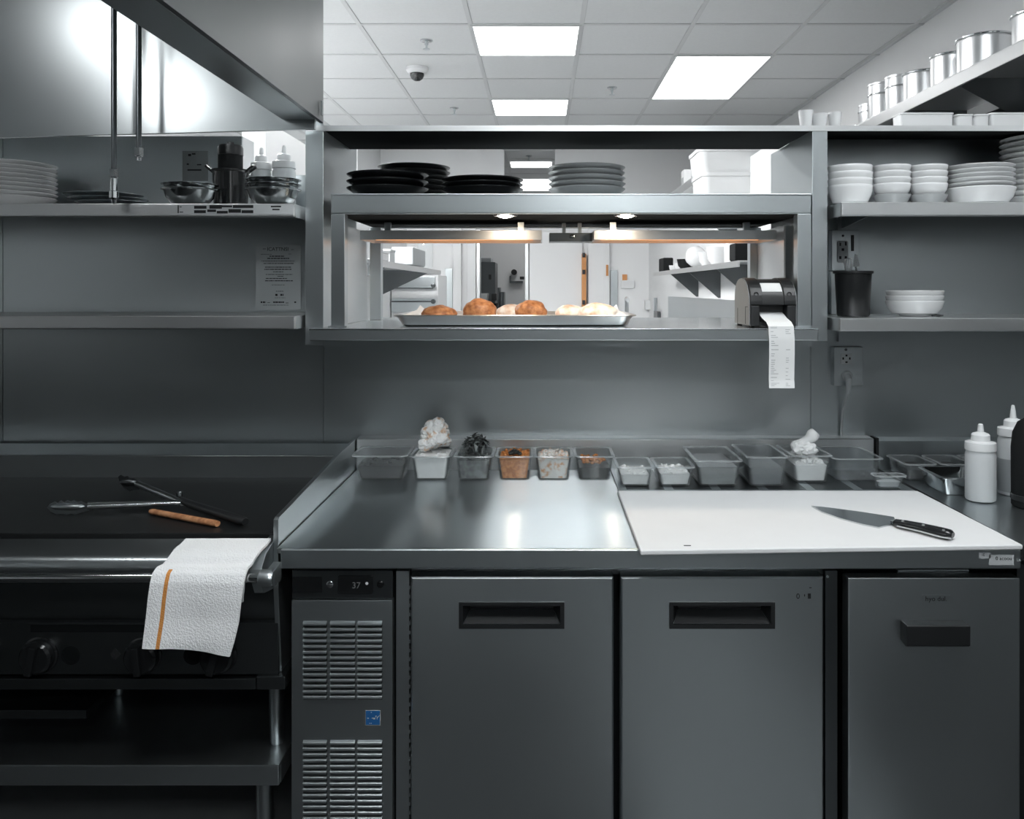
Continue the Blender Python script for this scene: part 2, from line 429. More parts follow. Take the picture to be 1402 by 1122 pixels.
# frame of the pass: two deep posts and the head plate
YP = 2.5
m = MB(); m.box(X(418, YP), JX0, YP, YW+.12, Z(473, YP), 1.985, .0015); struct(m.build('trim_1', M['steel_v']))
m = MB(); m.box(JX1, X(1133, YP), YP, YW+.12, Z(467, YP), 1.954, .0015); struct(m.build('trim_2', M['steel_v']))
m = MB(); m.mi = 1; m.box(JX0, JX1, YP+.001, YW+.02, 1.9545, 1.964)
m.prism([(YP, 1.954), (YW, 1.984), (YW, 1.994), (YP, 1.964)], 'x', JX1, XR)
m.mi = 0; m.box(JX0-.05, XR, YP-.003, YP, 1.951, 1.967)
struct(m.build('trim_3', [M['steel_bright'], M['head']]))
m = MB(); m.box(JX0, JX1, YP, YP+.03, Z(475, YP), 1.338); struct(m.build('trim_4', M['steel']))

# ------------------------------------------------------------------ ceiling lights and fittings
def panel_light(x0, x1, y0, y1, label, mat='panel', group=None):
    t = thing('ceiling_light', label, 'light', ((x0+x1)/2, (y0+y1)/2, CEIL), group)
    m = MB(); w = .014
    for a in ((x0, x1, y0, y0+w), (x0, x1, y1-w, y1), (x0, x0+w, y0+w, y1-w), (x1-w, x1, y0+w, y1-w)):
        m.box(*a, CEIL-.010, CEIL-.0046)
    m.build('frame', M['grid'], t)
    m = MB(); m.box(x0+w, x1-w, y0+w, y1-w, CEIL-.0085, CEIL-.0055); m.build('diffuser', M[mat], t)
panel_light(-.385, .225, 4.68, 5.29, 'square ceiling panel light straight above the pass')
panel_light(.835, 1.445, 5.29, 6.51, 'long ceiling panel light near the pots on the high shelf')
panel_light(-.385, .225, 6.51, 7.12, 'small looking square ceiling panel light behind the one above the pass')
panel_light(-.36, .145, 9.75, 10.2, 'panel light seen through the opening over the far doorway')
panel_light(-.385, .225, 11.3, 12.6, 'deepest panel light beyond the opening over the far doorway')
panel_light(-1.605, -.995, 3.46, 4.07, 'added unseen panel light brightening the back kitchen from over the hood', 'fill_back')  # this and the next are added out of view as room fill
panel_light(-2.215, -1.605, 4.68, 5.29, 'second added unseen panel light brightening the back kitchen beyond the hood', 'fill_back')
panel_light(.225, .835, -2.03, -1.42, 'added unseen panel light behind the cook, lighting the white bounce board', 'fill_rear')  # added out of view to light the bounce board
panel_light(-.385, .225, .41, 1.02, 'added unseen panel light brightening the towel and griddle front', 'fill_towel')  # added out of view as frontal fill for the towel
panel_light(.835, 1.445, 1.02, 2.24, 'ceiling panel light over the cutting board', 'panel_n')

def lathe_thing(name, label, cat, c, parts, group=None):
    t = thing(name, label, cat, c, group)
    for pn, prof, mat in parts:
        m = MB(); m.lathe(prof, c, 32); m.build(pn, M[mat], t)
    return t
yd = 5.6; c = (X(571, yd), yd, CEIL)
lathe_thing('dome_camera', 'white security camera with black dome hanging from the ceiling tile', 'camera', c,
    [('housing', [(0, -.0005), (.072, -.0005), (.072, -.02), (.058, -.038), (.05, -.04), (0, -.04)], 'wplast'),
     ('dome', [(.046, -.040), (.046, -.055), (.036, -.075), (.02, -.086), (0, -.09)], 'black_s')])
def sprinkler(px, yy, label):
    c = (X(px, yy), yy, CEIL)
    lathe_thing('fire_sprinkler', label, 'sprinkler', c,
        [('escutcheon', [(0, -.0005), (.036, -.0005), (.036, -.006), (.03, -.01), (0, -.01)], 'steel_smooth'),
         ('head', [(0, -.0105), (.011, -.0105), (.011, -.03), (.006, -.032), (.006, -.05), (.02, -.052), (.02, -.056), (0, -.058)], 'steel')])
sprinkler(584, 4.98, 'chrome fire sprinkler on the ceiling near the camera dome')
sprinkler(622, 6.85, 'tiny fire sprinkler on the ceiling beside the far square light')
sprinkler(838, 6.15, 'tiny fire sprinkler alone on a tile beside the long light')
sprinkler(724, 9.3, 'fire sprinkler in the opening above the far doorway')

# ------------------------------------------------------------------ range hood
hx0, hx1, hy0, hy1, hz = -2.7, JX0, 1.05, YP, 1.975
t = thing('range_hood', 'large stainless extraction hood hanging over the griddle', 'range hood', (-1.6, 1.8, hz))
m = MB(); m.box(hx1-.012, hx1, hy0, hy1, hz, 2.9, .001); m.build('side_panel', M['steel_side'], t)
m = MB(); m.box(hx0, hx0+.012, hy0, hy1, hz, 2.9); m.build('side_panel', M['steel_hood'], t)
m = MB(); m.box(hx0+.012, hx1-.012, hy0, hy0+.012, hz, 2.9); m.build('front_panel', M['steel_hood'], t)
m = MB(); m.prism([(hx0+.02, Z(194, 2.46)-.02), (-.65, Z(177, 2.46)), (-.65, 2.9), (hx0+.02, 2.9)], 'y', 2.455, 2.47); m.build('back_panel', M['steel_hood'], t)
m = MB(); m.box(hx0+.012, hx1-.012, hy0+.012, 2.45, 2.88, 2.9); m.build('top_panel', M['steel_hood'], t)
# the gutter round the mouth
m = MB()
m.box(hx1-.10, hx1-.012, hy0+.012, 2.45, hz, hz+.004); m.box(hx1-.104, hx1-.10, hy0+.012, 2.45, hz, hz+.035)
m.tube([(hx1-.104, hy0+.012, hz+.035), (hx1-.104, 2.45, hz+.035)], .007, 10)
m.box(hx0+.012, hx1-.104, hy0+.012, hy0+.1, hz, hz+.004)
m.build('gutter', M['steel'], t)
m = MB(); m.box(X(424, 2.49), X(438, 2.49), YP-.09, YP-.02, Z(161, 2.49), Z(156, 2.49)); m.tube([(hx1+.006, 2.46, Z(158, 2.46)), (hx1+.006, 2.46, Z(138, 2.46))], .004, 8); m.build('hanger_clip', M['steel_smooth'], t)
for k, (xx, zz) in enumerate(((-1.60, 2.50), (-1.38, 2.27))):
    t = thing('hood_lamp', ['caged lamp deep inside the hood', 'caged lamp hanging lower inside the hood near its open end'][k], 'lamp', (xx, 1.75, 2.88))
    m = MB(); m.lathe([(0, -.0005), (.06, -.0005), (.06, -.02), (.012, -.03), (.012, zz-2.881), (.05, zz-2.881), (.05, zz-2.90), (0, zz-2.90)], (xx, 1.75, 2.88), 24); m.build('base', M['steel_dark'], t)
    m = MB(); m.lathe([(0, -.0205), (.045, -.0205), (.052, -.06), (.045, -.10), (.02, -.12), (0, -.122)], (xx, 1.75, zz), 24); m.build('globe', M['hoodlamp'], t)
for k, (px, yb, lab) in enumerate(((156, 232, 'steel drop pipe with the longer nozzle hanging from the hood'), (190, 203, 'shorter steel drop pipe hanging from the hood'))):
    y = 2.38; x = X(px, y)
    t = thing('hood_drop_pipe', lab, 'pipe', (x, y, Z(yb, y)))
    m = MB(); m.cyl((x, y, 2.86), (x, y, Z(yb, y)), .0075, 14); m.build('pipe', M['steel_dark'], t)
    m = MB(); zz = Z(yb, y)
    m.lathe([(0, 0), (.013, 0), (.013, -.022), (.009, -.024), (.009, -.026), (0, -.026)], (x, y, zz), 6)
    if k == 0:
        m.lathe([(0, -.0262), (.0095, -.0262), (.0095, -.06), (.0125, -.062), (.0125, -.08), (.008, -.084), (.006, -.095), (0, -.097)], (x, y, zz), 14)
    else: m.lathe([(0, -.0262), (.007, -.0262), (.008, -.034), (0, -.036)], (x, y, zz), 14)
    m.build('nozzle', M['steel_smooth'], t)
# plate added behind the hood to block ceiling light except near the post
m = MB(); m.box(hx0, -1.0, YP+.01, YW-.01, 2.02, 2.03); m.box(hx0, JX0-.06, YP+.012, YP+.02, 2.03, 2.9); o = m.build('light_baffle_mesh', M['steel_hood'], None, (-1.8, 2.6, 2.02))
struct(o); o.name = 'light_baffle'

# ------------------------------------------------------------------ wall shelves
def wall_shelf(label, x0, x1, zt, zb, brk, yf=2.42):
    t = thing('wall_shelf', label, 'shelf', ((x0+x1)/2, YW, zb))
    m = MB()
    m.box(x0, x1, yf, YW-.001, zt-.004, zt, .001)
    m.box(x0, x1, yf, yf+.014, zb, zt-.0005, .004, 3)
    for xe in (x0, x1-.003): m.prism([(yf+.012, zb), (yf+.012, zt-.003), (YW-.002, zt-.003), (YW-.002, zt-.02), (YW-.2, zb)], 'x', xe, xe+.003)
    m.build('shelf_board', M['steel_bright'], t)
    m = MB(); m.box(x0+.004, x1-.004, yf+.0145, YW-.024, zt-.0062, zt-.0042); m.build('shaded_underside', M['head'], t)  # dark plate added to stand for the shade under the shelf
    for bx in brk:
        m = MB(); m.box(bx-.012, bx+.012, YW-.022, YW-.0005, zb-.055, zt-.0045, .001); m.prism([(YW-.02, zb-.01), (YW-.02, zt-.0065), (yf+.06, zt-.0065), (yf+.06, zt-.0165)], 'x', bx-.002, bx+.002)
        m.cyl((bx, YW-.023, zb-.03), (bx, YW-.019, zb-.03), .004, 8)
        m.build('bracket', M['steel'], t)
    return t
SY = 2.42
LUx1, LLx1 = X(403, SY), X(404, SY)
ZLU, ZLL, ZRU, ZRL = Z(279, SY), Z(433, SY), Z(277, SY), Z(436, SY)
sh = wall_shelf('upper steel wall shelf over the griddle, with a label on its lip', -2.2, LUx1, ZLU, Z(297, SY), ())
s = MB(); s.box(X(243, SY), X(402, SY), SY-.0008, SY-.0001, Z(293.5, SY), Z(280.5, SY)); st = s.build('sticker', M['label'], sh)
s = MB()
for a, b, c, d in ((266, 283, 282, 286), (287, 304, 281, 286), (304, 318, 281.5, 284), (319, 347, 281, 285), (266, 282, 288, 292), (284, 296, 287, 290.5), (297, 312, 289, 292.5), (313, 330, 286.5, 291.5), (331, 347, 288, 292), (243.5, 245, 281.5, 292), (246, 249, 283, 284), (246, 251, 290, 291), (371, 385, 282, 284), (373, 383, 286, 288)):
    s.box(X(a, SY), X(b, SY), SY-.0014, SY-.0009, Z(d, SY), Z(c, SY))
s.build('print', M['ink'], st)
wall_shelf('lower steel wall shelf over the griddle, empty', -2.2, LLx1, ZLL, Z(451, SY), ())
wall_shelf('upper steel wall shelf holding the white bowls and plates', X(1152, SY), 1.95, ZRU, Z(296, SY), (X(1152, YW-.02),))
wall_shelf('lower steel wall shelf holding the black bin', X(1150, SY), 1.95, ZRL, Z(454, SY), (X(1153, YW-.02),))

# ------------------------------------------------------------------ china, nested in stacks
def plate_mesh(R, h):
    m = MB()
    m.lathe([(0, .002), (.52*R, .002), (.54*R, 0), (.58*R, 0), (.60*R, .003), (.82*R, .42*h), (.99*R, h-.003), (R, h-.001), (.985*R, h), (.80*R, .42*h+.004), (.58*R, .007), (0, .0065)], n=56)
    return m
def bowl_mesh(R, h):
    m = MB()
    m.lathe([(0, .003), (.42*R, .003), (.44*R, 0), (.50*R, 0), (.52*R, .004), (.78*R, .2*h), (.92*R, .5*h), (.985*R, .85*h), (R, h-.002), (.985*R, h), (.945*R, .85*h), (.88*R, .52*h), (.74*R, .24*h), (.48*R, .009), (0, .008)], n=56)
    return m
def stack(name, mesh, mat, n, pitch, x, y, z, where, cat, group, jitter=.0006):
    proto = mesh.build(name, mat)
    for i in range(n):
        o = proto if i == 0 else proto.copy()
        if i: COL.objects.link(o)
        tag(o, f'{order(i, n)} {where}' if n > 1 else where, cat, group)
        o.location = (x+random.uniform(-1, 1)*jitter, y+random.uniform(-1, 1)*jitter, z+.0008+i*pitch)
def sxy(px, y): return X(px, y), y
x, y = sxy(8, 2.60)
stack('dinner_plate', plate_mesh(.139, .034), M['ceram'], 9, .0128, x, y, ZLU, 'white plate in the stack beside the dark platters', 'plate', 'white plates over the griddle')
# low oval platters of dark steel, spread like fallen cards
pm = MB(); pm.lathe([(0, .0), (.08, 0), (.084, .002), (.112, .011), (.114, .0125), (.111, .0132), (.082, .0036), (0, .0028)], n=48)
pl = pm.build('steel_platter', M['steel'])
for i, (px, dz, rot) in enumerate(((168, 0, 0), (155, .0125, .3), (146, .025, .6), (140, .0375, .2))):
    o = pl if i == 0 else pl.copy()
    if i: COL.objects.link(o)
    tag(o, f'{order(i, 4)} round steel platter in the low stack under the nozzle', 'platter', 'steel platters')
    o.location = (X(px, 2.65), 2.66, ZLU+.0008+dz); o.rotation_euler = (0, 0, rot)
# steel bowls with rolled rims
sb = MB(); sb.lathe([(0, .002), (.035, .002), (.052, .008), (.066, .024), (.071, .042), (.0735, .046), (.080, .0475), (.080, .049), (.0725, .0485), (.069, .043), (.064, .026), (.050, .0105), (.035, .0045), (0, .0045)], n=48)
sbo = sb.build('steel_bowl', M['steel_mid'])
k = 0
for px, n, where in ((260, 2, 'steel bowl stacked beside the black pot near the platters'), (374, 3, 'steel bowl stacked in front of the squeeze bottles')):
    for i in range(n):
        o = sbo if k == 0 else sbo.copy()
        if k: COL.objects.link(o)
        k += 1
        tag(o, f'{order(i, n)} {where}', 'bowl', 'steel bowls over the griddle')
        o.location = (X(px, 2.505), 2.505, ZLU+.0008+i*.0145)
# black pot with two side handles, a black canister standing in it
x, y = X(316, 2.645), 2.645
t = thing('stock_pot', 'black metal pot with two upright side handles between the steel bowls', 'pot', (x, y, ZLU))
m = MB(); m.lathe([(0, .001), (.046, .001), (.05, .004), (.054, .118), (.058, .122), (.058, .126), (.051, .125), (.047, .006), (0, .005)], (x, y, ZLU), 40); m.build('body', M['black_s'], t)
for sx in (-1, 1):
    m = MB(); m.tube([(x+sx*.050, y-.012, ZLU+.119), (x+sx*.072, y-.014, ZLU+.137), (x+sx*.074, y, ZLU+.139), (x+sx*.072, y+.014, ZLU+.137), (x+sx*.050, y+.012, ZLU+.119)], .0045, 8); m.build('handle', M['black'], t)
t = thing('canister', 'plain black canister standing inside the black pot', 'canister', (x-.001, y, ZLU+.006))
m = MB(); m.lathe([(0, 0), (.034, 0), (.037, .004), (.037, .165), (0, .165)], (x-.001, y, ZLU+.0065), 32); m.build('body', M['black_m'], t)
m = MB(); m.lathe([(0, .1655), (.038, .1655), (.038, .188), (.034, .196), (.012, .198), (.010, .206), (0, .207)], (x-.001, y, ZLU+.0065), 32); m.build('lid', M['black'], t)

def squeeze(label, x, y, z, R, H, body='natural', cap='wplast', fill=None, group='squeeze bottles'):
    t = thing('squeeze_bottle', label, 'squeeze bottle', (x, y, z), group)
    hb = .66*H
    m = MB(); m.lathe([(0, .002), (R-.006, .001), (R-.001, .004), (R, .01), (R, hb-.012), (R-.002, hb-.006), (R*.9, hb), (0, hb)], (x, y, z+.0006), 40)
    m.build('bottle', M[body], t)
    if fill:
        m = MB(); m.lathe([(R+.0003, .012), (R+.0004, hb*fill), (R-.002, hb*fill+.0006)], (x, y, z+.0006), 40); m.build('sauce_level', M['sauce'], t)
    m = MB()
    m.lathe([(0, hb+.0005), (R*1.01, hb+.0005), (R*1.02, hb+.01), (R*1.0, hb+.022), (R*.62, hb+.026), (R*.60, hb+.042), (R*.52, hb+.046), (R*.22, hb+.05), (R*.17, hb+.07), (R*.10, H), (0, H)], (x, y, z+.0006), 40)
    m.build('cap', M[cap], t)
squeeze('pale squeeze bottle on the upper shelf next to the black canister', X(358, 2.765), 2.765, ZLU, .033, .215)
squeeze('pale squeeze bottle on the upper shelf beside the steel post', X(389, 2.765), 2.765, ZLU, .037, .222)
# faint wall label
t = thing('wall_label', 'small faint paper label on the steel wall behind the steel bowls', 'label', (X(267, YW), YW, Z(230, YW)))
m = MB(); m.box(X(250, YW), X(285, YW), YW-.0015, YW-.0003, Z(248, YW), Z(207, YW)); m.build('sheet', M['faint'], t)
m = MB()
for a, b, c, d in ((257, 276, 232, 234), (256, 259, 224, 226), (270, 276, 225, 226.5), (258, 262, 211, 214), (263, 268, 210, 212)): m.box(X(a, YW), X(b, YW), YW-.0022, YW-.0016, Z(d, YW), Z(c, YW))
m.build('print', M['ink'], t)
# notice sheet
yn = YW-.004
t = thing('notice', 'grey laminated notice sheet with printed lines on the steel wall above the empty shelf', 'notice', (X(381, yn), yn, Z(424, yn)))
m = MB(); m.box(X(350, yn), X(412, yn), yn, yn+.0015, Z(424, yn), Z(335, yn)); m.build('sheet', M['notice'], t)
text('heading', 'ICATTNSI', (X(380.5, yn), yn-.0010, Z(341.5, yn)), .0165, M['ink'], t)
m = MB(); rr = random.Random(4)
def line(a, b, yy, th=1.0):
    xx = a
    while xx < b:
        w = rr.uniform(1.2, 4.5); m.box(X(xx, yn), X(min(b, xx+w), yn), yn-.0006, yn-.0001, Z(yy+th/2, yn), Z(yy-th/2, yn)); xx += w+rr.uniform(.3, .9)
for a, b, yy, th in ((360, 364, 341, .8), (399, 402, 342, .7), (357, 372, 348.3, .5), (395, 399, 348, .5), (369, 389, 351, 1.3), (366, 396, 354, 1.3), (358, 403, 357.7, .7), (361, 402, 361, .9), (363, 399, 366, 1.1), (362, 399, 369, 1.2), (374, 388, 372.4, .8), (364, 401, 376, .8), (380, 388, 378.5, .8), (364, 393, 381.5, 1.), (363, 401, 384.7, 1.2), (372, 390, 390.3, .5), (378, 388, 399, .8), (377, 380, 404, 2.8), (384, 388, 404, 2.8), (376, 391, 408, .5), (357, 364, 414, 2.2), (366, 370, 414.5, .6), (374, 389, 414, 1.8), (391, 395, 415, .8), (403, 405.5, 414, 2.0), (360, 395, 418, .6)):
    line(a, b, yy, th)
m.build('printed_text', M['ink'], t)

# ------------------------------------------------------------------ china shelf
def at_shelf(px, y): return X(px, y), y
g = 'white bowls on the china shelf'
bm_ = lambda: bowl_mesh(.064, .062)
stack('soup_bowl', bm_(), M['ceram'], 4, .0196, *at_shelf(1164, 2.56), ZRU, 'white bowl in the stack closest to the steel post', 'bowl', g)
# wide saucers carry the next two stacks
sm = plate_mesh(.0543, .034)
stack('saucer_bowl', sm, M['ceram_g'], 1, .01, *at_shelf(1221, 2.56), ZRU, 'shallow grey bowl under the middle stack of small white bowls', 'bowl', None)
stack('saucer_bowl', plate_mesh(.0543, .034), M['ceram_g'], 1, .01, *at_shelf(1271, 2.56), ZRU, 'shallow grey bowl under the small bowls next to the plates', 'bowl', None)
stack('small_bowl', bowl_mesh(.0543, .04), M['ceram'], 4, .0183, *at_shelf(1221, 2.56), ZRU+.027, 'small white bowl in the middle stack on the china shelf', 'bowl', g)
stack('small_bowl', bowl_mesh(.0543, .04), M['ceram'], 4, .0183, *at_shelf(1271, 2.56), ZRU+.027, 'small white bowl in the stack next to the white plates', 'bowl', g)
stack('wide_bowl', bowl_mesh(.098, .056), M['ceram'], 1, .01, *at_shelf(1341, 2.58), ZRU, 'wide pale bowl under the stack of five plates', 'bowl', None)
stack('side_plate', plate_mesh(.097, .028), M['ceram'], 5, .0135, *at_shelf(1341, 2.58), ZRU+.041, 'white plate in the stack on the wide bowl', 'plate', 'white plates on the china shelf')
stack('large_plate', plate_mesh(.128, .034), M['ceram'], 12, .0168, *at_shelf(1432, 2.64), ZRU, 'large white plate in the tallest china stack', 'plate', 'tall stack of plates')
# lower shelf: bin with whisk and spatula, three bowls
x, y = X(1168, 2.56), 2.56
t = thing('utensil_bin', 'tall black plastic bin holding a whisk on the lower shelf', 'bin', (x, y, ZRL))
m = MB(); m.lathe([(0, .001), (.044, .001), (.047, .006), (.053, .128), (.058, .129), (.058, .136), (.050, .136), (.045, .006), (0, .005)], (x, y, ZRL+.0005), 40); m.build('body', M['black'], t)
t = thing('whisk', 'wire whisk standing in the black bin', 'whisk', (x-.012, y, ZRL+.01))
m = MB(); m.cyl((x-.014, y, ZRL+.01), (x-.0135, y+.002, ZRL+.09), .006, 10); m.build('handle', M['steel_smooth'], t)
m = MB()
for k in range(6):
    a = PI*k/6; P = []
    for q in range(13):
        u = q/12*PI*2; w = math.sin(q/12*PI)
        side = math.cos(q/12*PI)
        P.append((x-.0135+.017*w*math.cos(a)*(1 if side >= 0 else 1)*math.copysign(1, side)*abs(side)**.3, y+.002+.017*w*math.sin(a)*math.copysign(1, side)*abs(side)**.3, ZRL+.09+.085*math.sin(q/12*PI)**.8))
    m.tube(P, .0012, 6)
m.build('wires', M['steel_pot'], t)
t = thing('spatula', 'thin steel spatula leaning in the black bin', 'spatula', (x+.02, y, ZRL+.01))
m = MB(); m.cyl((x+.03, y, ZRL+.012), (x+.012, y+.01, ZRL+.15), .003, 8); m.build('handle', M['steel_smooth'], t)
m = MB(); m.prism([(x+.004, ZRL+.15), (x+.024, ZRL+.15), (x+.017, ZRL+.185), (x+.008, ZRL+.19)], 'y', y+.0095, y+.0105); m.build('blade', M['steel_smooth'], t)
stack('pasta_bowl', bowl_mesh(.083, .047), M['ceram'], 3, .0155, *at_shelf(1252, 2.60), ZRL, 'white bowl in the short stack beside the black bin', 'bowl', 'bowls beside the black bin')
m = MB(); m.tube([(0, 0, .004), (.012, .002, .005), (.02, .0, .004), (.034, .003, .004)], [.003, .004, .004, .002], 8); o = m.build('binder_clip', M['black']); o.location = (X(1276, 2.5), 2.5, ZRL+.001); tag(o, 'little black clip lying by the short stack of bowls', 'clip')

# ------------------------------------------------------------------ outlets and cord
def outlet(label, a, b, c, d, face=True):
    y = YW
    t = thing('wall_outlet', label, 'outlet', (X((a+b)/2, y), y, Z((c+d)/2, y)))
    m = MB(); m.box(X(a, y), X(b, y), y-.035, y-.0004, Z(d, y), Z(c, y), .003); m.build('cover_plate', M['steel'], t)
    return t, y-.035
t, yo = outlet('upper steel power outlet partly hidden by the black bin', 1134, 1172, 316, 371)
m = MB(); m.prism([(p.x, p.y) for p in rrect(X(1161, yo)-X(1146, yo), Z(330, yo)-Z(360, yo), .007, 4, X(1153.5, yo), Z(345, yo))], 'y', yo-.003, yo-.0003); f = m.build('socket', M['grey_pl'], t)
m = MB()
for px, py, w, h in ((1150, 335, 2, 4), (1157.5, 334, 2, 5), (1153.5, 342, 3.5, 3.5), (1150, 353, 3, 4), (1157.5, 353, 3, 4)): m.box(X(px-w/2, yo), X(px+w/2, yo), yo-.0036, yo-.003, Z(py+h/2, yo), Z(py-h/2, yo))
m.build('slot', M['ink'], f)
m = MB()
m.lathe([(.004, 0), (.004, -.002), (0, -.0025)], (X(1154, yo), yo, Z(323, yo)), 12, 'y'); m.box(X(1165, yo), X(1169, yo), yo-.003, yo-.0003, Z(344, yo), Z(322, yo), .001); m.build('screw', M['black'], t)
m = MB(); m.box(X(1134, YW), X(1147, YW), YW-.028, YW-.0004, Z(430, YW), Z(372.5, YW), .002); m.build('conduit', M['steel'], t)
t, yo = outlet('lower steel power outlet with a plug in it', 1137, 1176.5, 474, 527)
m = MB(); m.box(X(1151, yo), X(1166, yo), yo-.003, yo-.0003, Z(498.5, yo), Z(484.5, yo), .0012); f = m.build('socket', M['label'], t)
m = MB()
for px, py, w, h in ((1158.5, 487, 2.5, 2.5), (1154, 491, 2, 3.2), (1163, 491, 2, 3.2), (1158.5, 496, 3, 2)): m.box(X(px-w/2, yo), X(px+w/2, yo), yo-.0036, yo-.003, Z(py+h/2, yo), Z(py-h/2, yo))
m.build('slot', M['ink'], f)
m = MB(); m.lathe([(.0045, 0), (.0045, -.002), (0, -.003)], (X(1158, yo), yo, Z(479, yo)), 12, 'y'); m.build('screw', M['steel_dark'], t)
px0 = Vector((X(1159, yo), yo, Z(515, yo)))
t = thing('power_cord', 'grey power cord plugged into the lower outlet, running down behind the pans', 'power cord', px0)
m = MB(); m.lathe([(0, -.0005), (.017, -.0005), (.018, -.006), (.014, -.013), (.0, -.014)], px0, 24, 'y'); m.tube([px0+Vector((0, -.012, 0)), px0+Vector((0, -.022, -.008)), px0+Vector((-.001, -.02, -.03)), px0+Vector((-.001, -.017, -.052))], [.011, .011, .009, .0055], 14); m.build('plug', M['grey_pl'], t)
m = MB(); P = [px0+Vector((-.001, -.017, -.05))]
for px, py, yy in ((1158, 548, YW-.03), (1154, 560, YW-.02), (1152.5, 575, YW-.012), (1152, 590, YW-.012), (1152, 600, YW-.012)): P.append(Vector((X(px, yy), yy, Z(py, yy))))
m.tube(P, .0045, 10); m.build('cable', M['grey_pl'], t)

# ------------------------------------------------------------------ the pass: shelf, heated over-shelf, strip heaters
ZS = Z(450, 2.42)
t = thing('pass_shelf', 'long stainless pass shelf sticking out under the heated over-shelf', 'shelf', (.07, 2.42, ZS-.04))
m = MB()
x0, x1 = X(423, 2.42), X(1121, 2.42)
m.box(x0, x1, 2.42, YP-.002, ZS-.006, ZS, .0015); m.box(JX0+.001, JX1-.001, YP-.004, YW+.02, ZS-.006, ZS)
m.box(JX0+.001, JX1-.001, YW+.02, 3.32, ZS-.006, ZS, .001)
m.build('shelf_top', M['steel_top'], t)
m = MB(); m.box(x0, x1, 2.42, 2.436, Z(467, 2.42), ZS-.0003, .0045, 3); m.build('front_lip', M['steel'], t)
m = MB(); m.box(JX0+.001, JX1-.001, 3.30, 3.32, ZS-.06, ZS-.0065); m.build('back_lip', M['steel'], t)

YB = 2.49
bx0, bx1, bz0, bz1 = X(453, YB), X(1112, YB)-.002, Z(293, YB), Z(265, YB)
ZB1 = bz1
t = thing('heated_overshelf', 'stainless heated over-shelf on square posts standing in the pass opening', 'over-shelf', (.09, YB+.3, ZS))
m = MB(); m.box(bx0, bx1, YB, YB+.62, bz1-.008, bz1, .002); m.build('top_sheet', M['steel'], t)
m = MB(); m.box(bx0, bx1, YB, YB+.018, bz0, bz1-.0003, .004, 3); m.build('front_fascia', M['steel'], t)
m = MB(); m.box(bx0, bx1, YB+.602, YB+.62, bz0, bz1-.009, .002); m.build('back_fascia', M['steel'], t)
m = MB(); m.box(bx0+.002, bx1-.002, YB+.019, YB+.60, bz0+.004, bz0+.010); m.build('shaded_underside', M['head'], t)  # shade beneath the over-shelf put into this panel's colour
pw = X(472, YB)-X(453, YB)
for xa in (bx0, bx1-pw):
    for ya in (YB+.001, YB+.565):
        m = MB(); m.box(xa, xa+pw, ya, ya+pw, ZS, bz0-.0003, .002)
        if ya < 2.6: m.box(xa-.008, xa+pw+.006, ya-.004, ya+pw+.008, ZS, ZS+.004)
        m.build('post', M['steel_v'], t)
m = MB(); m.box(-.624, -.619, 2.72, 3.05, ZS+.001, 1.69); m.build('side_panel', M['steel_bright'], t)
m = MB(); m.box(.776, .781, 2.72, 3.05, ZS+.001, 1.69); m.build('side_panel', M['steel_bright'], t)
# two small round lamps let into the underside
for px in (692, 857):
    c = (X(px, 2.555), 2.555, bz0+.004)
    m = MB(); m.lathe([(0, -.0003), (.036, -.0003), (.036, -.004), (.033, -.006), (.030, -.004), (.030, -.002), (0, -.002)], c, 32); r = m.build('lamp_ring', M['black'], t)
    m = MB(); m.lathe([(.0255, -.0025), (.020, -.007), (.010, -.010), (0, -.011)], c, 32); m.build('lamp_lens', M['spotlamp'], r)
YH = 2.75
hzt, hzb = Z(315.5, YH), Z(328.5, YH)
for k, (a, b, lab) in enumerate(((493, 742, 'long steel strip heater hung under the over-shelf above the bare end of the tray'), (813, 1063, 'long steel strip heater hung under the over-shelf above the receipt printer'))):
    xa, xb = X(a, YH), X(b, YH)
    h = thing('strip_heater', lab, 'heater', ((xa+xb)/2, YH+.1, hzb))
    m = MB()
    m.prism([(YH, hzb), (YH, hzt), (YH+.22, hzt), (YH+.22, hzb), (YH+.217, hzb), (YH+.217, hzt-.003), (YH+.003, hzt-.003), (YH+.003, hzb)], 'x', xa, xb, .0008)
    m.box(xa, xa+.003, YH+.003, YH+.217, hzb, hzt-.003); m.box(xb-.003, xb, YH+.003, YH+.217, hzb, hzt-.003)
    m.build('housing', M['steel_bright'], h)
    m = MB(); m.prism([(YH+.05, hzt-.004), (YH+.17, hzt-.004), (YH+.15, hzt-.010), (YH+.07, hzt-.010)], 'x', xa+.01, xb-.01); m.build('reflector', M['steel_smooth'], h)
    m = MB(); m.cyl((xa+.03, YH+.11, hzb+.010), (xb-.03, YH+.11, hzb+.010), .005, 12); m.build('element', M['hot'], h)
    m = MB()
    for q in (.12, .88):
        xx = xa+(xb-xa)*q; m.box(xx-.01, xx+.01, YH+.1, YH+.12, hzt+.0003, bz0+.0036)
    m.build('hanger', M['steel'], h)
h = thing('wiring_box', 'small steel wiring box between the two strip heaters', 'junction box', (X(783, 2.85), 2.85, Z(322, 2.85)))
m = MB(); m.box(X(752, 2.85), X(812, 2.85), 2.85, 2.94, Z(331, 2.85), Z(319, 2.85), .002); m.build('body', M['steel_dark'], h)
m = MB(); m.box(X(770, 2.85), X(775, 2.85), 2.88, 2.91, Z(318.8, 2.85), bz0+.0036); m.box(X(792, 2.85), X(797, 2.85), 2.88, 2.91, Z(318.8, 2.85), bz0+.0036); m.build('hanger', M['steel'], h)
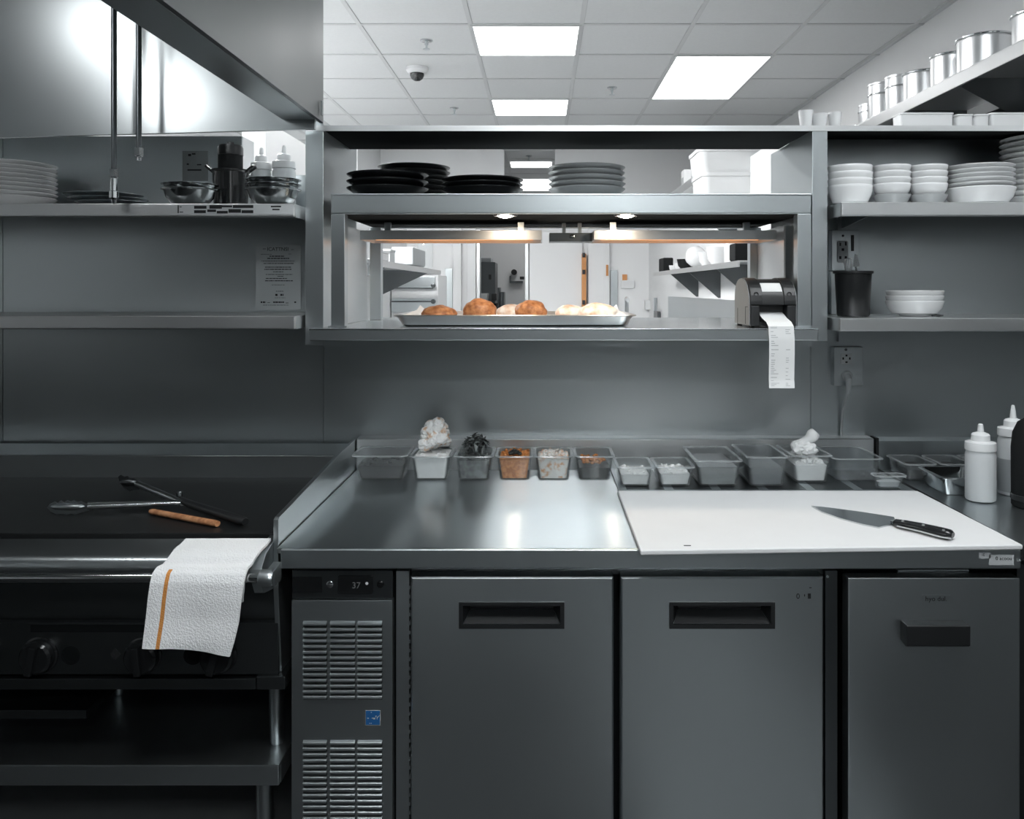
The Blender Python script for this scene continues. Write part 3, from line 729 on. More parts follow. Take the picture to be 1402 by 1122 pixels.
m = MB(); m.lathe([(0, -.0004), (.008, -.0004), (.008, -.006), (0, -.008)], (X(783, 2.85), 2.85, Z(324, 2.85)), 12, 'y'); m.build('screw', M['steel_smooth'], h)

# plates on the over-shelf
stack('black_plate', plate_mesh(.125, .030), M['ceram_k'], 3, .021, X(531, 2.63), 2.63, ZB1, 'wide black plate of the low stack closest to the hood', 'plate', 'black plates on the over-shelf')
stack('charcoal_plate', plate_mesh(.122, .031), M['ceram_d'], 7, .0168, X(567, 2.89), 2.89, ZB1, 'charcoal plate in the stack behind the two black stacks', 'plate', 'charcoal plates on the over-shelf')
stack('black_plate', plate_mesh(.125, .028), M['ceram_k'], 3, .0145, X(661, 2.63), 2.63, ZB1, 'black plate of the flat stack next to the grey plates', 'plate', 'black plates on the over-shelf')
stack('grey_plate', plate_mesh(.122, .036), M['ceram_g'], 5, .017, X(803.5, 2.70), 2.70, ZB1, 'grey plate in the pale stack near the white bins', 'plate', 'grey plates on the over-shelf')

# sheet tray with rolls
ty0, ty1, tx0, tx1 = 2.535, 3.0, X(541, 2.54), X(868, 2.54)
tcx, tcy, tw, td = (tx0+tx1)/2, (ty0+ty1)/2, tx1-tx0, ty1-ty0
t = thing('sheet_tray', 'wide shallow metal sheet tray of brown rolls on the pass shelf', 'tray', (tcx, tcy, ZS))
m = MB(); zt = ZS+.001
m.loft([rrect(tw-.05, td-.05, .03, 5, tcx, tcy, zt), rrect(tw-.028, td-.028, .035, 5, tcx, tcy, zt+.004), rrect(tw, td, .04, 5, tcx, tcy, zt+.028), rrect(tw+.018, td+.018, .045, 5, tcx, tcy, zt+.029),
        rrect(tw+.022, td+.022, .045, 5, tcx, tcy, zt+.032), rrect(tw+.018, td+.018, .045, 5, tcx, tcy, zt+.034), rrect(tw-.006, td-.006, .038, 5, tcx, tcy, zt+.033),
        rrect(tw-.034, td-.034, .032, 5, tcx, tcy, zt+.006), rrect(tw-.056, td-.056, .028, 5, tcx, tcy, zt+.002)])
m.build('pan', M['tray'], t)
def sheet(P, nu, nv, th):
    """a thin folded sheet from P(u, v)"""
    m = MB(); bm = m.bm; uvl = bm.loops.layers.uv.new('UVMap')
    V = [[Vector(P(i/nu, j/nv)) for j in range(nv+1)] for i in range(nu+1)]
    N = [[None]*(nv+1) for _ in range(nu+1)]
    for i in range(nu+1):
        for j in range(nv+1):
            du = V[min(i+1, nu)][j]-V[max(i-1, 0)][j]; dv = V[i][min(j+1, nv)]-V[i][max(j-1, 0)]
            N[i][j] = du.cross(dv).normalized()
    A = [[bm.verts.new(V[i][j]+N[i][j]*th/2) for j in range(nv+1)] for i in range(nu+1)]
    B = [[bm.verts.new(V[i][j]-N[i][j]*th/2) for j in range(nv+1)] for i in range(nu+1)]
    uv = {}
    for i in range(nu+1):
        for j in range(nv+1): uv[A[i][j]] = uv[B[i][j]] = (i/nu, j/nv)
    fs = []
    for i in range(nu):
        for j in range(nv):
            fs.append((A[i][j], A[i+1][j], A[i+1][j+1], A[i][j+1])); fs.append((B[i][j], B[i][j+1], B[i+1][j+1], B[i+1][j]))
    for i in range(nu): fs.append((A[i][0], B[i][0], B[i+1][0], A[i+1][0])); fs.append((A[i][nv], A[i+1][nv], B[i+1][nv], B[i][nv]))
    for j in range(nv): fs.append((A[0][j], A[0][j+1], B[0][j+1], B[0][j])); fs.append((A[nu][j], B[nu][j], B[nu][j+1], A[nu][j+1]))
    for f in fs:
        ff = bm.faces.new(f); ff.smooth = True
        for l in ff.loops: l[uvl].uv = uv[l.vert]
    return m
def paper(u, v):
    px = tx0+.014+(tw-.028)*u; py = ty0+.03+(td-.06)*v
    e = max(0, abs(u-.5)*2-.84)/.16
    z = zt+.0085+.034*e**1.5*(.6+.4*v)+.004*max(0, noise.noise(Vector((px*14, py*12, 0))))
    if v > .8: z += .012*(v-.8)/.2
    return px+(.004 if u < .5 else -.004)*0, py, z
o = sheet(paper, 60, 24, .0008).build('parchment_paper', M['paper'], None, (tcx, tcy, zt), flip=False); tag(o, 'white parchment paper lining the sheet tray under the rolls', 'paper')
# rolls
def roll(px, yy, r, h, lab, mat, k):
    m = MB(); m.blob((0, 0, h*.32), (r, r*.95, h*.68), 4, .05, 2.2, k*3.1, squash=-.45)
    for v in m.bm.verts: v.co += Vector((0, 0, .0012))*noise.noise(v.co*160)
    zmin = min(v.co.z for v in m.bm.verts)
    o = m.build('bread_roll', M[mat]); o.location = (X(px, yy), yy, zt+.0155-zmin)
    tag(o, lab, 'bread roll', 'rolls on the sheet tray')
roll(601, 2.72, .056, .042, 'flat brown roll closest to the bare end of the tray', 'bun', 1)
roll(657, 2.70, .054, .062, 'round brown crusty roll, darkest and tallest on the tray', 'bun', 2)
roll(727, 2.70, .051, .058, 'brown roll between the dark tall one and the floured ones', 'bun', 3)
roll(781, 2.76, .05, .042, 'pale tan roll just before the floured rolls', 'bun_f', 4)
roll(818, 2.70, .060, .05, 'broad floured white roll at the printer end of the tray', 'bun_f', 5)
roll(700, 2.88, .05, .042, 'low roll in the second row, half hidden between two brown rolls', 'bun_f', 6)

# receipt printer and its paper
py0, pxl, pxr = 2.475, X(1026, 2.475), X(1092, 2.475)
pz = ZS+.004
t = thing('receipt_printer', 'black receipt printer with a curved lid on the end of the pass shelf', 'printer', ((pxl+pxr)/2, py0+.1, ZS))
def arch(y0, y1, zb, h, low=.012, n=18):
    P = [(y0, zb)]
    for k in range(n+1):
        a = PI*(1-k/n); c = math.cos(a)
        P.append(((y0+y1)/2+.012*math.sin(a)+(y1-y0)/2*math.copysign(abs(c)**.9, c), zb+low+(h-low)*math.sin(a)**.85))
    P.append((y1, zb)); return P
H = .142
xa, xb = pxl+.004, pxr-.004
m = MB()
m.prism(arch(py0, py0+.19, pz+.062, H-.062), 'x', xa, xa+.034, .002); m.prism(arch(py0, py0+.19, pz+.062, H-.062), 'x', xb-.034, xb, .002)
m.prism(arch(py0+.006, py0+.186, pz+.062, H-.066), 'x', xa+.034, xb-.034)
m.build('cover', M['printer'], t)
m = MB(); m.box(xa, xa+.026, py0, py0+.19, pz, pz+.06, .003); m.box(xb-.026, xb, py0, py0+.19, pz, pz+.06, .003)
m.box(xa+.026, xb-.026, py0+.045, py0+.19, pz, pz+.06); m.prism([(py0+.002, pz), (py0+.045, pz), (py0+.045, pz+.03), (py0+.002, pz+.012)], 'x', xa+.026, xb-.026)
m.build('base', M['printer'], t)
for q, (ca, cb) in enumerate(((pxl, pxl+.0035), (pxr-.0035, pxr))):
    m = MB(); m.prism(arch(py0+.004, py0+.188, pz+.002, H-.004, .062), 'x', ca, cb, .001); sp_ = m.build('side_cheek', M['printer_s'], t)
    if q == 0:
        m = MB(); m.box(pxl-.0008, pxl-.0001, py0+.045, py0+.047, pz+.005, pz+.055); m.box(pxl-.0008, pxl-.0001, py0+.145, py0+.147, pz+.003, pz+.05); m.box(pxl-.0008, pxl-.0001, py0+.02, py0+.047, pz+.055, pz+.0565); m.build('seam', M['ink'], sp_)
for sx in (xa+.018, xb-.018):
    m = MB(); m.tube([(sx+.006*math.cos(a)-.001, py0+.0045, pz+.093+.006*math.sin(a)) for a in [k*.5 for k in range(-2, 10)]], .0013, 6); m.build('latch_mark', M['ink'], t)
m = MB(); aa = [p for p in arch(py0+.006, py0+.186, pz+.062, H-.066)]
# pale label wraps the lower half of the lid's curve
seg = aa[3:7]
vs = [[m.bm.verts.new((xx, p[0]-.0009, p[1]+.0005)) for p in seg] for xx in (xa+.0365, xb-.0365)]
for i in range(len(seg)-1): m._f([vs[0][i], vs[1][i], vs[1][i+1], vs[0][i+1]])
m.build('lid_label', M['paper'], t)
m = MB()
for sx in (pxl+.012, pxr-.012):
    for sy in (py0+.02, py0+.17): m.lathe([(0, 0), (.008, 0), (.008, .0045), (0, .0045)], (sx, sy, ZS+.0002), 12)
m.build('rubber_foot', M['rubber'], t)
tp = [(py0+.0435, pz+.040), (py0+.02, pz+.034), (py0-.004, pz+.024), (2.43, ZS+.018), (2.412, ZS+.006), (2.4085, ZS-.03), (2.41, ZS-.07), (2.414, ZS-.11), (2.416, ZS-.145), (2.412, Z(532, 2.41))]
def ticket(u, v):
    k = v*(len(tp)-1); i = min(int(k), len(tp)-2); f = k-i
    y = tp[i][0]+(tp[i+1][0]-tp[i][0])*f; z = tp[i][1]+(tp[i+1][1]-tp[i][1])*f
    sk = .012*max(0, v-.1)-.010*max(0, v-.6)
    w = .072
    xc = (xa+xb)/2+sk
    return xc+(u-.5)*w, y-.002*math.cos((u-.5)*3)*0, z
tk = sheet(ticket, 6, 45, .0004).build('hanging_receipt', M['paper'], None, (X(1063, 2.41), 2.41, Z(532, 2.41)), flip=False)
tag(tk, 'long white printed receipt curling out of the printer and down over the shelf lip', 'receipt')
m = MB(); rr = random.Random(8)
for row in range(34):
    v = .42+row*.0165
    for u0, ln in ((.08, rr.uniform(.1, .34)),)+(((.66, rr.uniform(.08, .2)),) if rr.random() < .45 else ()):
        if rr.random() < .22: continue
        q = [Vector(ticket(u0, v)), Vector(ticket(u0+ln, v)), Vector(ticket(u0+ln, v+.0055)), Vector(ticket(u0, v+.0055))]
        for p in q: p.y -= .0005
        m.quad(*q)
pr = m.build('printed_text', M['grey_ink'], tk)

# ------------------------------------------------------------------ griddle
ZG = .916
gx1 = -.600
t = thing('griddle', 'wide gas griddle with a seasoned black plate, knobs and a front towel bar', 'griddle', (-1.2, 2.3, .572))
m = MB(); m.box(-2.2, gx1-.012, 2.0, 2.592, ZG-.026, ZG, .003); m.build('griddle_plate', M['griddle'], t)
m = MB(); m.prism([(2.592, ZG-.03), (2.592, Z(624.5, 2.592)), (2.597, Z(623, 2.6)), (2.604, Z(622.6, 2.604)), (2.80, Z(617, 2.68)), (2.80, ZG-.03)], 'x', -2.2, gx1-.004, .001); m.build('back_splash', M['steel'], t)
m = MB(); m.prism([(1.955, .80), (1.955, Z(712, 1.955)), (1.965, Z(708, 1.965)), (2.592, Z(617.5, 2.592)), (2.80, .998), (2.80, .60), (1.98, .60)], 'x', gx1-.012, gx1-.0005, .0012); m.build('side_splash', M['steel'], t)
# front ledge and rolled edge
P = [(1.999, ZG-.027), (1.985, .907), (1.93, .896)]
for k in range(9):
    a = math.radians(80-k*24); P.append((1.905+.026*-math.cos(math.radians(100+k*20-0))*-1, .872+.024*math.sin(math.radians(100+k*20))))
P += [(1.95, .848), (1.999, .848)]
m = MB(); m.prism(P, 'x', -2.2, gx1-.034, 0); m.build('rolled_edge', M['steel'], t)
P2 = [(2.0, ZG-.005), (1.975, ZG-.006), (1.94, .905), (1.905, .897), (1.873, .873), (1.868, .850), (1.880, .83), (1.890, .815), (1.90, .812), (1.96, .80), (2.0, .80)]
m = MB(); m.prism(P2, 'x', gx1-.034, gx1-.0125, .0015); m.build('end_bracket', M['steel'], t)
bz, by = .8655, 1.838
m = MB(); m.cyl((-2.2, by, bz), (X(355, by), by, bz), .0098, 20); m.build('towel_bar', M['steel_smooth'], t)
m = MB(); cxb = X(362, by)
m.lathe([(0, -.012), (.012, -.012), (.018, -.008), (.019, .012), (.015, .02), (0, .021)], (cxb, by, bz), 24, 'x'); m.prism([(by-.006, bz+.016), (by+.05, bz+.02), (by+.05, bz-.02), (by, bz-.02)], 'x', cxb+.004, cxb+.022, .002); m.build('bar_mount', M['steel'], t)
m = MB(); m.box(-2.2, gx1-.013, 1.99, 2.05, Z(852, 2.0), .845); m.build('upper_panel', M['steel_dark'], t)
m = MB(); m.box(-2.2, X(381, 1.965), 1.965, 1.985, Z(924, 1.965), Z(853, 1.965), .0015)
m.build('control_panel', M['steel_dark'], t)
m = MB(); m.box(-2.2, gx1-.013, 1.986, 2.60, .600, Z(853, 2.0)); m.build('body', M['steel_dark'], t)
m = MB(); m.box(-2.2, X(350, 1.955), 1.955, 1.985, Z(945, 1.955), Z(930, 1.955), .002); m.box(X(351, 1.955), X(390, 1.955), 1.955, 2.6, Z(945, 1.955), Z(927, 1.955), .002); m.build('lower_rail', M['steel_dark'], t)
yk = 1.965
for k, px in enumerate((-25, 55, 197, 300)):
    c = (X(px, yk), yk, Z(897, yk))
    m = MB(); m.lathe([(0, -.0005), (.042, -.0005), (.042, -.004), (.038, -.006), (.037, -.022), (.032, -.028), (0, -.028)], c, 36, 'y')
    m.box(c[0]-.008, c[0]+.008, yk-.044, yk-.029, c[2]-.033, c[2]+.033, .003, 2, Matrix.Translation(Vector(c)) @ Matrix.Rotation((.15, .2, -.1, .25)[k], 4, 'Y') @ Matrix.Translation(-Vector(c)))
    m.build('knob', M['black_s'], t)
for px in (97, 264):
    m = MB(); m.lathe([(.0, -.0004), (.0215, -.0004), (.0205, -.0012), (0, -.0012)], (X(px, yk), yk, Z(898, yk)), 32, 'y'); m.build('pilot_port', M['dark'], t)
m = MB(); c = (X(158, yk), yk, Z(896, yk))
m.prism([(c[0]-.012, c[2]), (c[0], c[2]+.014), (c[0]+.012, c[2]), (c[0], c[2]-.014)], 'y', yk-.0012, yk-.0003); m.build('ignition_mark', M['ink'], t)
m = MB(); m.box(X(42, yk), X(230, yk), yk-.001, yk-.0002, Z(866, yk), Z(856, yk)); m.box(X(256, yk), X(294, yk), yk-.001, yk-.0002, Z(866, yk), Z(858, yk)); m.build('panel_slot', M['dark'], t)
for px, yy in ((372, 1.985), (375, 1.985), (375, 2.0)):
    pass
ZST = Z(1048, 1.955)
for xx, yy in ((X(379, 2.05), 2.05), (X(163, 2.3), 2.3)):
    m = MB(); m.cyl((xx, yy, ZST+.006), (xx, yy, .60), .0165, 20, .0185); m.lathe([(0, .0008), (.014, .0008), (.0155, .02), (0, .0201)], (xx, yy, ZST), 20); m.build('leg', M['steel'], t)
m = MB(); m.box(-2.2, X(118, 2.0), 2.0, 2.4, Z(985, 2.0), Z(973, 2.0), .002); m.prism([(2.39, Z(985, 2.0)), (2.395, .60), (2.40, .60), (2.40, Z(985, 2.0))], 'x', -1.4, X(118, 2.0)); m.build('grease_drawer', M['steel_dark'], t)
# stand
t = thing('equipment_stand', 'low steel stand with a wide shelf carrying the griddle', 'stand', (-1.2, 2.3, 0))
m = MB(); m.box(-2.2, X(382, 1.955), 1.955, 2.70, ZST-.003, ZST, .001); m.box(-2.2, X(382, 1.955), 1.955, 1.97, Z(1077, 1.955), ZST-.0003, .004, 3); m.box(X(382, 1.955)-.01, X(382, 1.955), 1.97, 2.70, Z(1077, 1.955), ZST-.003); m.build('shelf', M['steel_soft'], t)
for yy in (2.02, 2.6):
    m = MB(); xx = X(363, 2.02); m.cyl((xx, yy, .001), (xx, yy, ZST-.0035), .0205, 20); m.build('leg', M['steel'], t)

# towel over the bar
def towel(u, v):
    # path from ledge, over the rolled edge and the bar, then hanging
    K = [(1.952, .915), (1.925, .911), (1.897, .909), (1.870, .899), (1.856, .888), (1.84, .8865), (1.824, .878), (1.8165, .862), (1.814, .83), (1.814, .79), (1.811, .755), (1.809, .728)]
    k = v*(len(K)-1); i = min(int(k), len(K)-2); f = k-i
    y = K[i][0]+(K[i+1][0]-K[i][0])*f; z = K[i][1]+(K[i+1][1]-K[i][1])*f
    lx = [222, 222, 221, 220, 216, 212, 210.5, 210, 208, 206, 204, 203][i]*(1-f)+[222, 222, 221, 220, 216, 212, 210.5, 210, 208, 206, 204, 203][i+1]*f
    R = [346, 346, 345, 342, 339, 338, 338, 337, 334, 331, 326, 320]
    rx = R[i]*(1-f)+R[i+1]*f
    px = lx+(rx-lx)*u
    yy = y+.004*noise.noise(Vector((u*3.2, v*4, 3)))*max(0, min(1, v*4-2.8))-.010*max(0, v-.6)*math.sin(u*7+1)-.004*max(0, v-.7)*math.sin(u*4+v*26)
    drop = .018*(u*u)*max(0, (v-.6)/.4)
    zz = z-drop+.0035*noise.noise(Vector((u*5, v*6, 8)))*(.4 if v < .6 else .2)+.001*math.sin(u*9)*max(0, 1-abs(v-.4)*3)
    return X(px, 1.83), yy, zz
tw_ = sheet(towel, 44, 60, .006).build('towel', M['towel'], None, (X(275, 1.83), 1.83, .73), flip=False)
tag(tw_, 'white terry towel with an orange stripe draped over the griddle bar', 'towel')
def flap(u, v):
    px = 300+(343-3*v-300)*u
    return X(px-7, 1.86), 1.860+.002*noise.noise(Vector((u*3, v*3, 1))), .872-v*.066*(.85+.15*u)
o = sheet(flap, 12, 14, .005).build('back_fold', M['towel'], tw_, flip=False)

# tongs on the plate, plus the brown spatula handle
zg = ZG
def G(px, py, h): p = on(px, py, zg); return Vector((p.x, p.y, zg+h))
t = thing('tongs', 'steel kitchen tongs with scalloped heads lying open on the griddle plate', 'tongs', on(248, 692, zg))
for Yt, pts, th, mat in ((2.16, ((65, 695), (69, 690), (75, 687), (79, 689.5), (83, 685.5), (88, 688.5), (92, 685), (97, 687.5), (101, 685), (106, 688), (111, 686.5), (118, 690), (125, 691), (125, 698.5), (112, 702), (104, 705), (98, 703.5), (92, 706), (85, 704), (78, 704.5), (70, 701)), .006, 'steel'),
                         (2.40, ((162, 653), (165, 650.5), (170, 653), (174, 652), (178, 655), (183, 654.5), (188, 658), (193, 662), (191, 671), (184, 671), (178, 673), (170, 668), (165, 662)), .006, 'steel_dark')):
    P = [(X(a_, Yt), max(Z(b_, Yt), zg+.001)) for a_, b_ in pts]
    m = MB(); m.prism(P, 'y', Yt-th/2, Yt+th/2, .0012)
    cxx = sum(p[0] for p in P)/len(P); czz = sum(p[1] for p in P)/len(P); wx_ = (max(p[0] for p in P)-min(p[0] for p in P))*.40; hz2 = (max(p[1] for p in P)-min(p[1] for p in P))*.24
    m.blob((cxx, Yt-.002, czz), (wx_, .012, hz2), 3, .0)
    m.build('head', M[mat], t)
def A(px, py, y): return Vector((X(px, y), y, Z(py, y)))
m = MB(); m.tube([A(120, 693, 2.15), A(180, 691, 2.185), A(247, 688.5, 2.22)], [.0105, .0095, .008], 14, .9); m.build('arm', M['steel_smooth'], t)
m = MB(); m.tube([A(188, 662.5, 2.37), A(222, 677, 2.285), A(250, 689, 2.22)], [.009, .010, .0085], 14, .9); m.build('arm', M['steel'], t)
m = MB(); m.lathe([(0, 0), (.009, 0), (.0095, .012), (.007, .016), (0, .017)], G(246, 688, .014), 16); m.build('hinge', M['steel_dark'], t)
m = MB(); m.tube([G(246, 693, .018), G(262, 701, .018), G(305, 714, .016), G(332, 722, .0145), G(336, 723, .0145)], [.009, .0125, .0135, .0135, .010], 14, .8); m.build('grip', M['black'], t)
a, b = G(206, 705, .0085), G(298, 722.5, .0085)
m = MB(); m.tube([a, a+(b-a)*.03, a+(b-a)*.95, b], [.006, .0085, .0092, .008], 16, .85); o = m.build('spatula_handle', M['copper'], None, (a+b)/2-Vector((0, 0, .0085)))
tag(o, 'short warm brown spatula handle lying under the black grip of the tongs', 'stick')

# ------------------------------------------------------------------ worktop, board, knife
ZC = .90
cx0, cx1 = -.598, 1.088
t = thing('worktop', 'long stainless steel worktop with a low back splash and a square front edge', 'worktop', (.25, 2.3, ZC-.05))
m = MB(); m.box(cx0, cx1, 1.935, 2.775, ZC-.012, ZC, .0015); planar_uv(m.build('top', M['worktop'], t))
m = MB(); m.box(X(383.5, 1.93), cx1, 1.93, 1.945, Z(780, 1.93), ZC-.0003, .0045, 3); m.build('front_edge', M['steel'], t)
m = MB(); m.prism([(2.772, ZC-.01), (2.772, Z(602, 2.772)), (2.778, Z(600.5, 2.778)), (YW-.002, Z(597, 2.82)), (YW-.002, ZC-.01)], 'x', -.597, 1.083, .001); m.build('back_splash', M['steel_bright'], t)
m = MB(); m.box(.226, 1.083, 2.455, 2.770, ZC+.0003, ZC+.006, .001); m.mi = 1
for k in range(6): m.box(.25+k*.137, .25+k*.137+.11, 2.475, 2.74, ZC+.0061, ZC+.0066)
m.build('pan_rail', [M['steel_soft'], M['steel_dark']], t)
yl = 1.93
m = MB(); m.box(X(1340, yl), X(1356, yl), yl-.0008, yl-.0002, Z(765, yl), Z(757, yl)); m.box(X(1354, yl), X(1388, yl), yl-.0008, yl-.0002, Z(774, yl), Z(760, yl)); lb = m.build('sticker', M['label'], t)
text('print', '0 acoou', (X(1374, yl), yl-.001, Z(765, yl)), .0115, M['ink'], lb)
text('print', '-0', (X(1346, yl), yl-.001, Z(760, yl)), .009, M['ink'], lb)
text('print', 'La', (X(1394.5, yl), yl-.0003, Z(767, yl)), .010, M['label'], lb)
# second counter
t = thing('side_counter', 'dark steel counter beyond the cutting board carrying the squeeze bottles', 'counter', (1.6, 2.3, 0))
m = MB(); m.box(1.100, XR-.01, 1.935, 2.80, ZC-.04, ZC, .002); m.build('top', M['steel'], t)
m = MB(); m.prism([(2.775, ZC), (2.775, Z(604, 2.775)), (YW-.002, Z(599, 2.82)), (YW-.002, ZC)], 'x', 1.099, XR-.01, .001); m.build('back_splash', M['steel'], t)
m = MB(); m.box(1.10, XR-.01, 1.97, 2.78, .0, ZC-.041); m.build('cabinet', M['steel_dark'], t)
m = MB(); m.box(1.0885, 1.0995, 1.94, 2.80, ZC-.03, ZC+.004, .001); m.box(1.0895, 1.0985, 2.77, 2.82, ZC+.0042, Z(598, 2.8)); m.build('rubber_gasket', M['rubber'], t)

p0, p1, p2, p3 = on(846, 672, .912), on(1256, 672, .912), Vector((1.087, 1.922, .912)), on(877, 754, .912)
m = MB(); m.prism([(p0.x, p0.y), (p1.x, p1.y), (p2.x, p2.y), (p3.x, p3.y)], 'z', ZC+.0005, .912, .003, seg=3)
o = m.build('cutting_board', M['board'], None, (.65, 2.2, ZC)); tag(o, 'large white plastic cutting board on the worktop', 'cutting board')
p = on(941, 747.5, .912); m = MB(); m.box(p.x-.008, p.x+.008, p.y-.003, p.y+.003, .9121, .9123); m.build('burn_mark', M['ink'], o)
kz = .9135
def K(px, py, z=kz): return on(px, py, z)
t = thing('chef_knife', 'chef knife with a black riveted handle lying on the cutting board', 'knife', K(1215, 715))
pts = [K(a, b) for a, b in ((1111, 694), (1135, 696.5), (1180, 703), (1224, 710), (1227, 718), (1213, 721), (1203, 723.5), (1180, 719), (1150, 711), (1125, 702))]
m = MB()
top = [m.bm.verts.new((p.x, p.y, kz+.0026+(.001 if i in (2, 3, 4) else 0))) for i, p in enumerate(pts)]; bot = [m.bm.verts.new((p.x, p.y, kz-.0008)) for p in pts]
m._f(top); m._f(bot[::-1])
for i in range(len(pts)): j = (i+1) % len(pts); m._f([top[j], top[i], bot[i], bot[j]])
m.build('blade', M['steel_smooth'], t)
def hz_(px, py, h): return on(px, py, .913+h)
hp = [(1226, 715.5), (1240, 718), (1262, 722.5), (1288, 729), (1300, 732), (1305, 733)]
m = MB(); m.tube([hz_(a, b, .0115) for a, b in hp], [.0125, .0145, .016, .018, .0175, .010], 16, .62, (0, 0, 1)); m.build('handle', M['black_s'], t)
m = MB(); m.tube([hz_(1222, 714.5, .007), hz_(1228, 716, .0085)], [.007, .0118], 14, .7, (0, 0, 1)); m.build('bolster', M['steel_smooth'], t)
m = MB(); m.tube([hz_(1228, 720.5, .007), hz_(1262, 728.5, .007), hz_(1288, 735.5, .007), hz_(1303, 738, .0075)], .0018, 8); m.build('tang', M['steel_pot'], t)
for a, b in ((1236, 714.5), (1264, 720), (1292, 727)):
    m = MB(); c = hz_(a, b, .0208); m.lathe([(0, .0032), (.003, .003), (.0036, .0), (0, 0)], c, 12); m.build('rivet', M['steel_pot'], t)

# ------------------------------------------------------------------ pans of food
def pan(label, x, yf, w, d, h, z, taper=.86, mat='poly', r=.012, rz=0., name='food_pan', group=None, rim=.008):
    """clear food pan with a flanged rim; x centre, yf front of the rim"""
    t = thing(name, label, 'food pan', (x, yf+d/2, z), group)
    cy = yf+d/2; iw, idd = w-2*rim, d-2*rim; bw, bd = iw*taper, idd-(1-taper)*iw; th = .0022; z0 = z+.0007
    m = MB()
    R = lambda a, b, zz, rr=r: rrect(a, b, min(rr, a/2.2, b/2.2), 4, x, cy, zz)
    m.loft([R(bw-.006, bd-.006, z0), R(bw, bd, z0+.003), R(iw, idd, z0+h-.004)], (True, False))
    m.loft([R(iw-2*th, idd-2*th, z0+h), R(bw-2*th, bd-2*th, z0+.005), R(bw-.012, bd-.012, z0+.0028)], (False, True))
    m.build('shell', M[mat], t, flip=False)
    m = MB()
    m.loft([R(iw, idd, z0+h-.004), R(w-.001, d-.001, z0+h-.0036, r+.006), R(w, d, z0+h-.002, r+.006), R(w-.002, d-.002, z0+h, r+.006), R(iw-2*th, idd-2*th, z0+h)], (False, False))
    m.build('rim', M[mat if mat == 'steel_smooth' else 'poly_rim'], t, flip=False)
    return dict(x=x, y=cy, z=z0, iw=iw-2*th, id=idd-2*th, bw=bw-2*th, bd=bd-2*th, h=h)
def fill(p, lev, mat, label, cat, lumps=(), name='food', top=0.):
    """a body of food in a pan, levelled at lev of its height, with lumps on it"""
    m = MB(); e = .003; f = lev
    w1, d1 = p['bw']+(p['iw']-p['bw'])*f-2*e, p['bd']+(p['id']-p['bd'])*f-2*e
    zb, zt_ = p['z']+.0056, p['z']+p['h']*f
    m.loft([rrect(p['bw']-2*e-.004, p['bd']-2*e-.004, .008, 4, p['x'], p['y'], zb), rrect(w1, d1, .008, 4, p['x'], p['y'], zt_), rrect(w1*.6, d1*.6, .006, 4, p['x'], p['y'], zt_+.004)])
    for (n, r0, r1, hh, amp, sub) in lumps:
        for k in range(n):
            u, v = random.uniform(-1, 1), random.uniform(-1, 1)
            hgt = hh*(1-.6*(u*u+v*v)/2)*random.uniform(.2, 1)
            rr_ = random.uniform(r0, r1)
            m.blob((p['x']+u*(w1/2-rr_*1.1), p['y']+v*(d1/2-rr_*1.1), zt_+hgt), (rr_, rr_*random.uniform(.7, 1.1), rr_*random.uniform(.6, 1)), sub, amp, 2.5, random.uniform(0, 50))
    o = m.build(name, M[mat], None, (p['x'], p['y'], zb)); tag(o, label, cat, None, 'stuff'); return o
yr = 2.60
def wx(a, b, y): return X((a+b)/2, y), (b-a)*y/F
x, w = wx(479, 558, yr); P = pan('wide clear pan of dark relish next to the griddle', x, yr, w, .165, .078, ZC)
fill(P, .55, 'darkfood', 'dark relish half filling the wide pan next to the griddle', 'relish', ((14, .006, .012, .003, .2, 2),), 'relish')
x, w = wx(559, 618, yr); P = pan('clear pan heaped with white florets', x, yr, w, .165, .076, ZC)
fill(P, .93, 'pale', 'white chopped bits filling the pan under the florets', 'chopped food', ((30, .004, .007, .003, .2, 2),), 'chopped_food')
m = MB()
for k in range(46):
    u, v = random.uniform(-1, 1), random.uniform(-1, 1)
    hh = (.078 if u > -.35 else .06)*(1-.15*abs(u)**3)*(1-.4*v*v)*random.random()**.6
    rr_ = random.uniform(.013, .021)
    m.blob((P['x']+.003+u*.030, P['y']+v*.045, P['z']+P['h']+.016+hh), (rr_, rr_, rr_*.85), 3, .14, 2.6, random.uniform(0, 60))
o = m.build('florets', M['cream'], None, (P['x'], P['y'], P['z']+P['h'])); tag(o, 'tall heap of white florets standing above its pan', 'florets', None, 'stuff')
x, w = wx(620, 676, yr); P = pan('clear pan of dark salad leaves beside the florets', x, yr, w, .165, .076, ZC)
fill(P, .8, 'greens', 'packed dark leaves in the pan beside the florets', 'leaves', ((26, .005, .009, .004, .4, 2),), 'packed_leaves')
m = MB(); rl = random.Random(3)
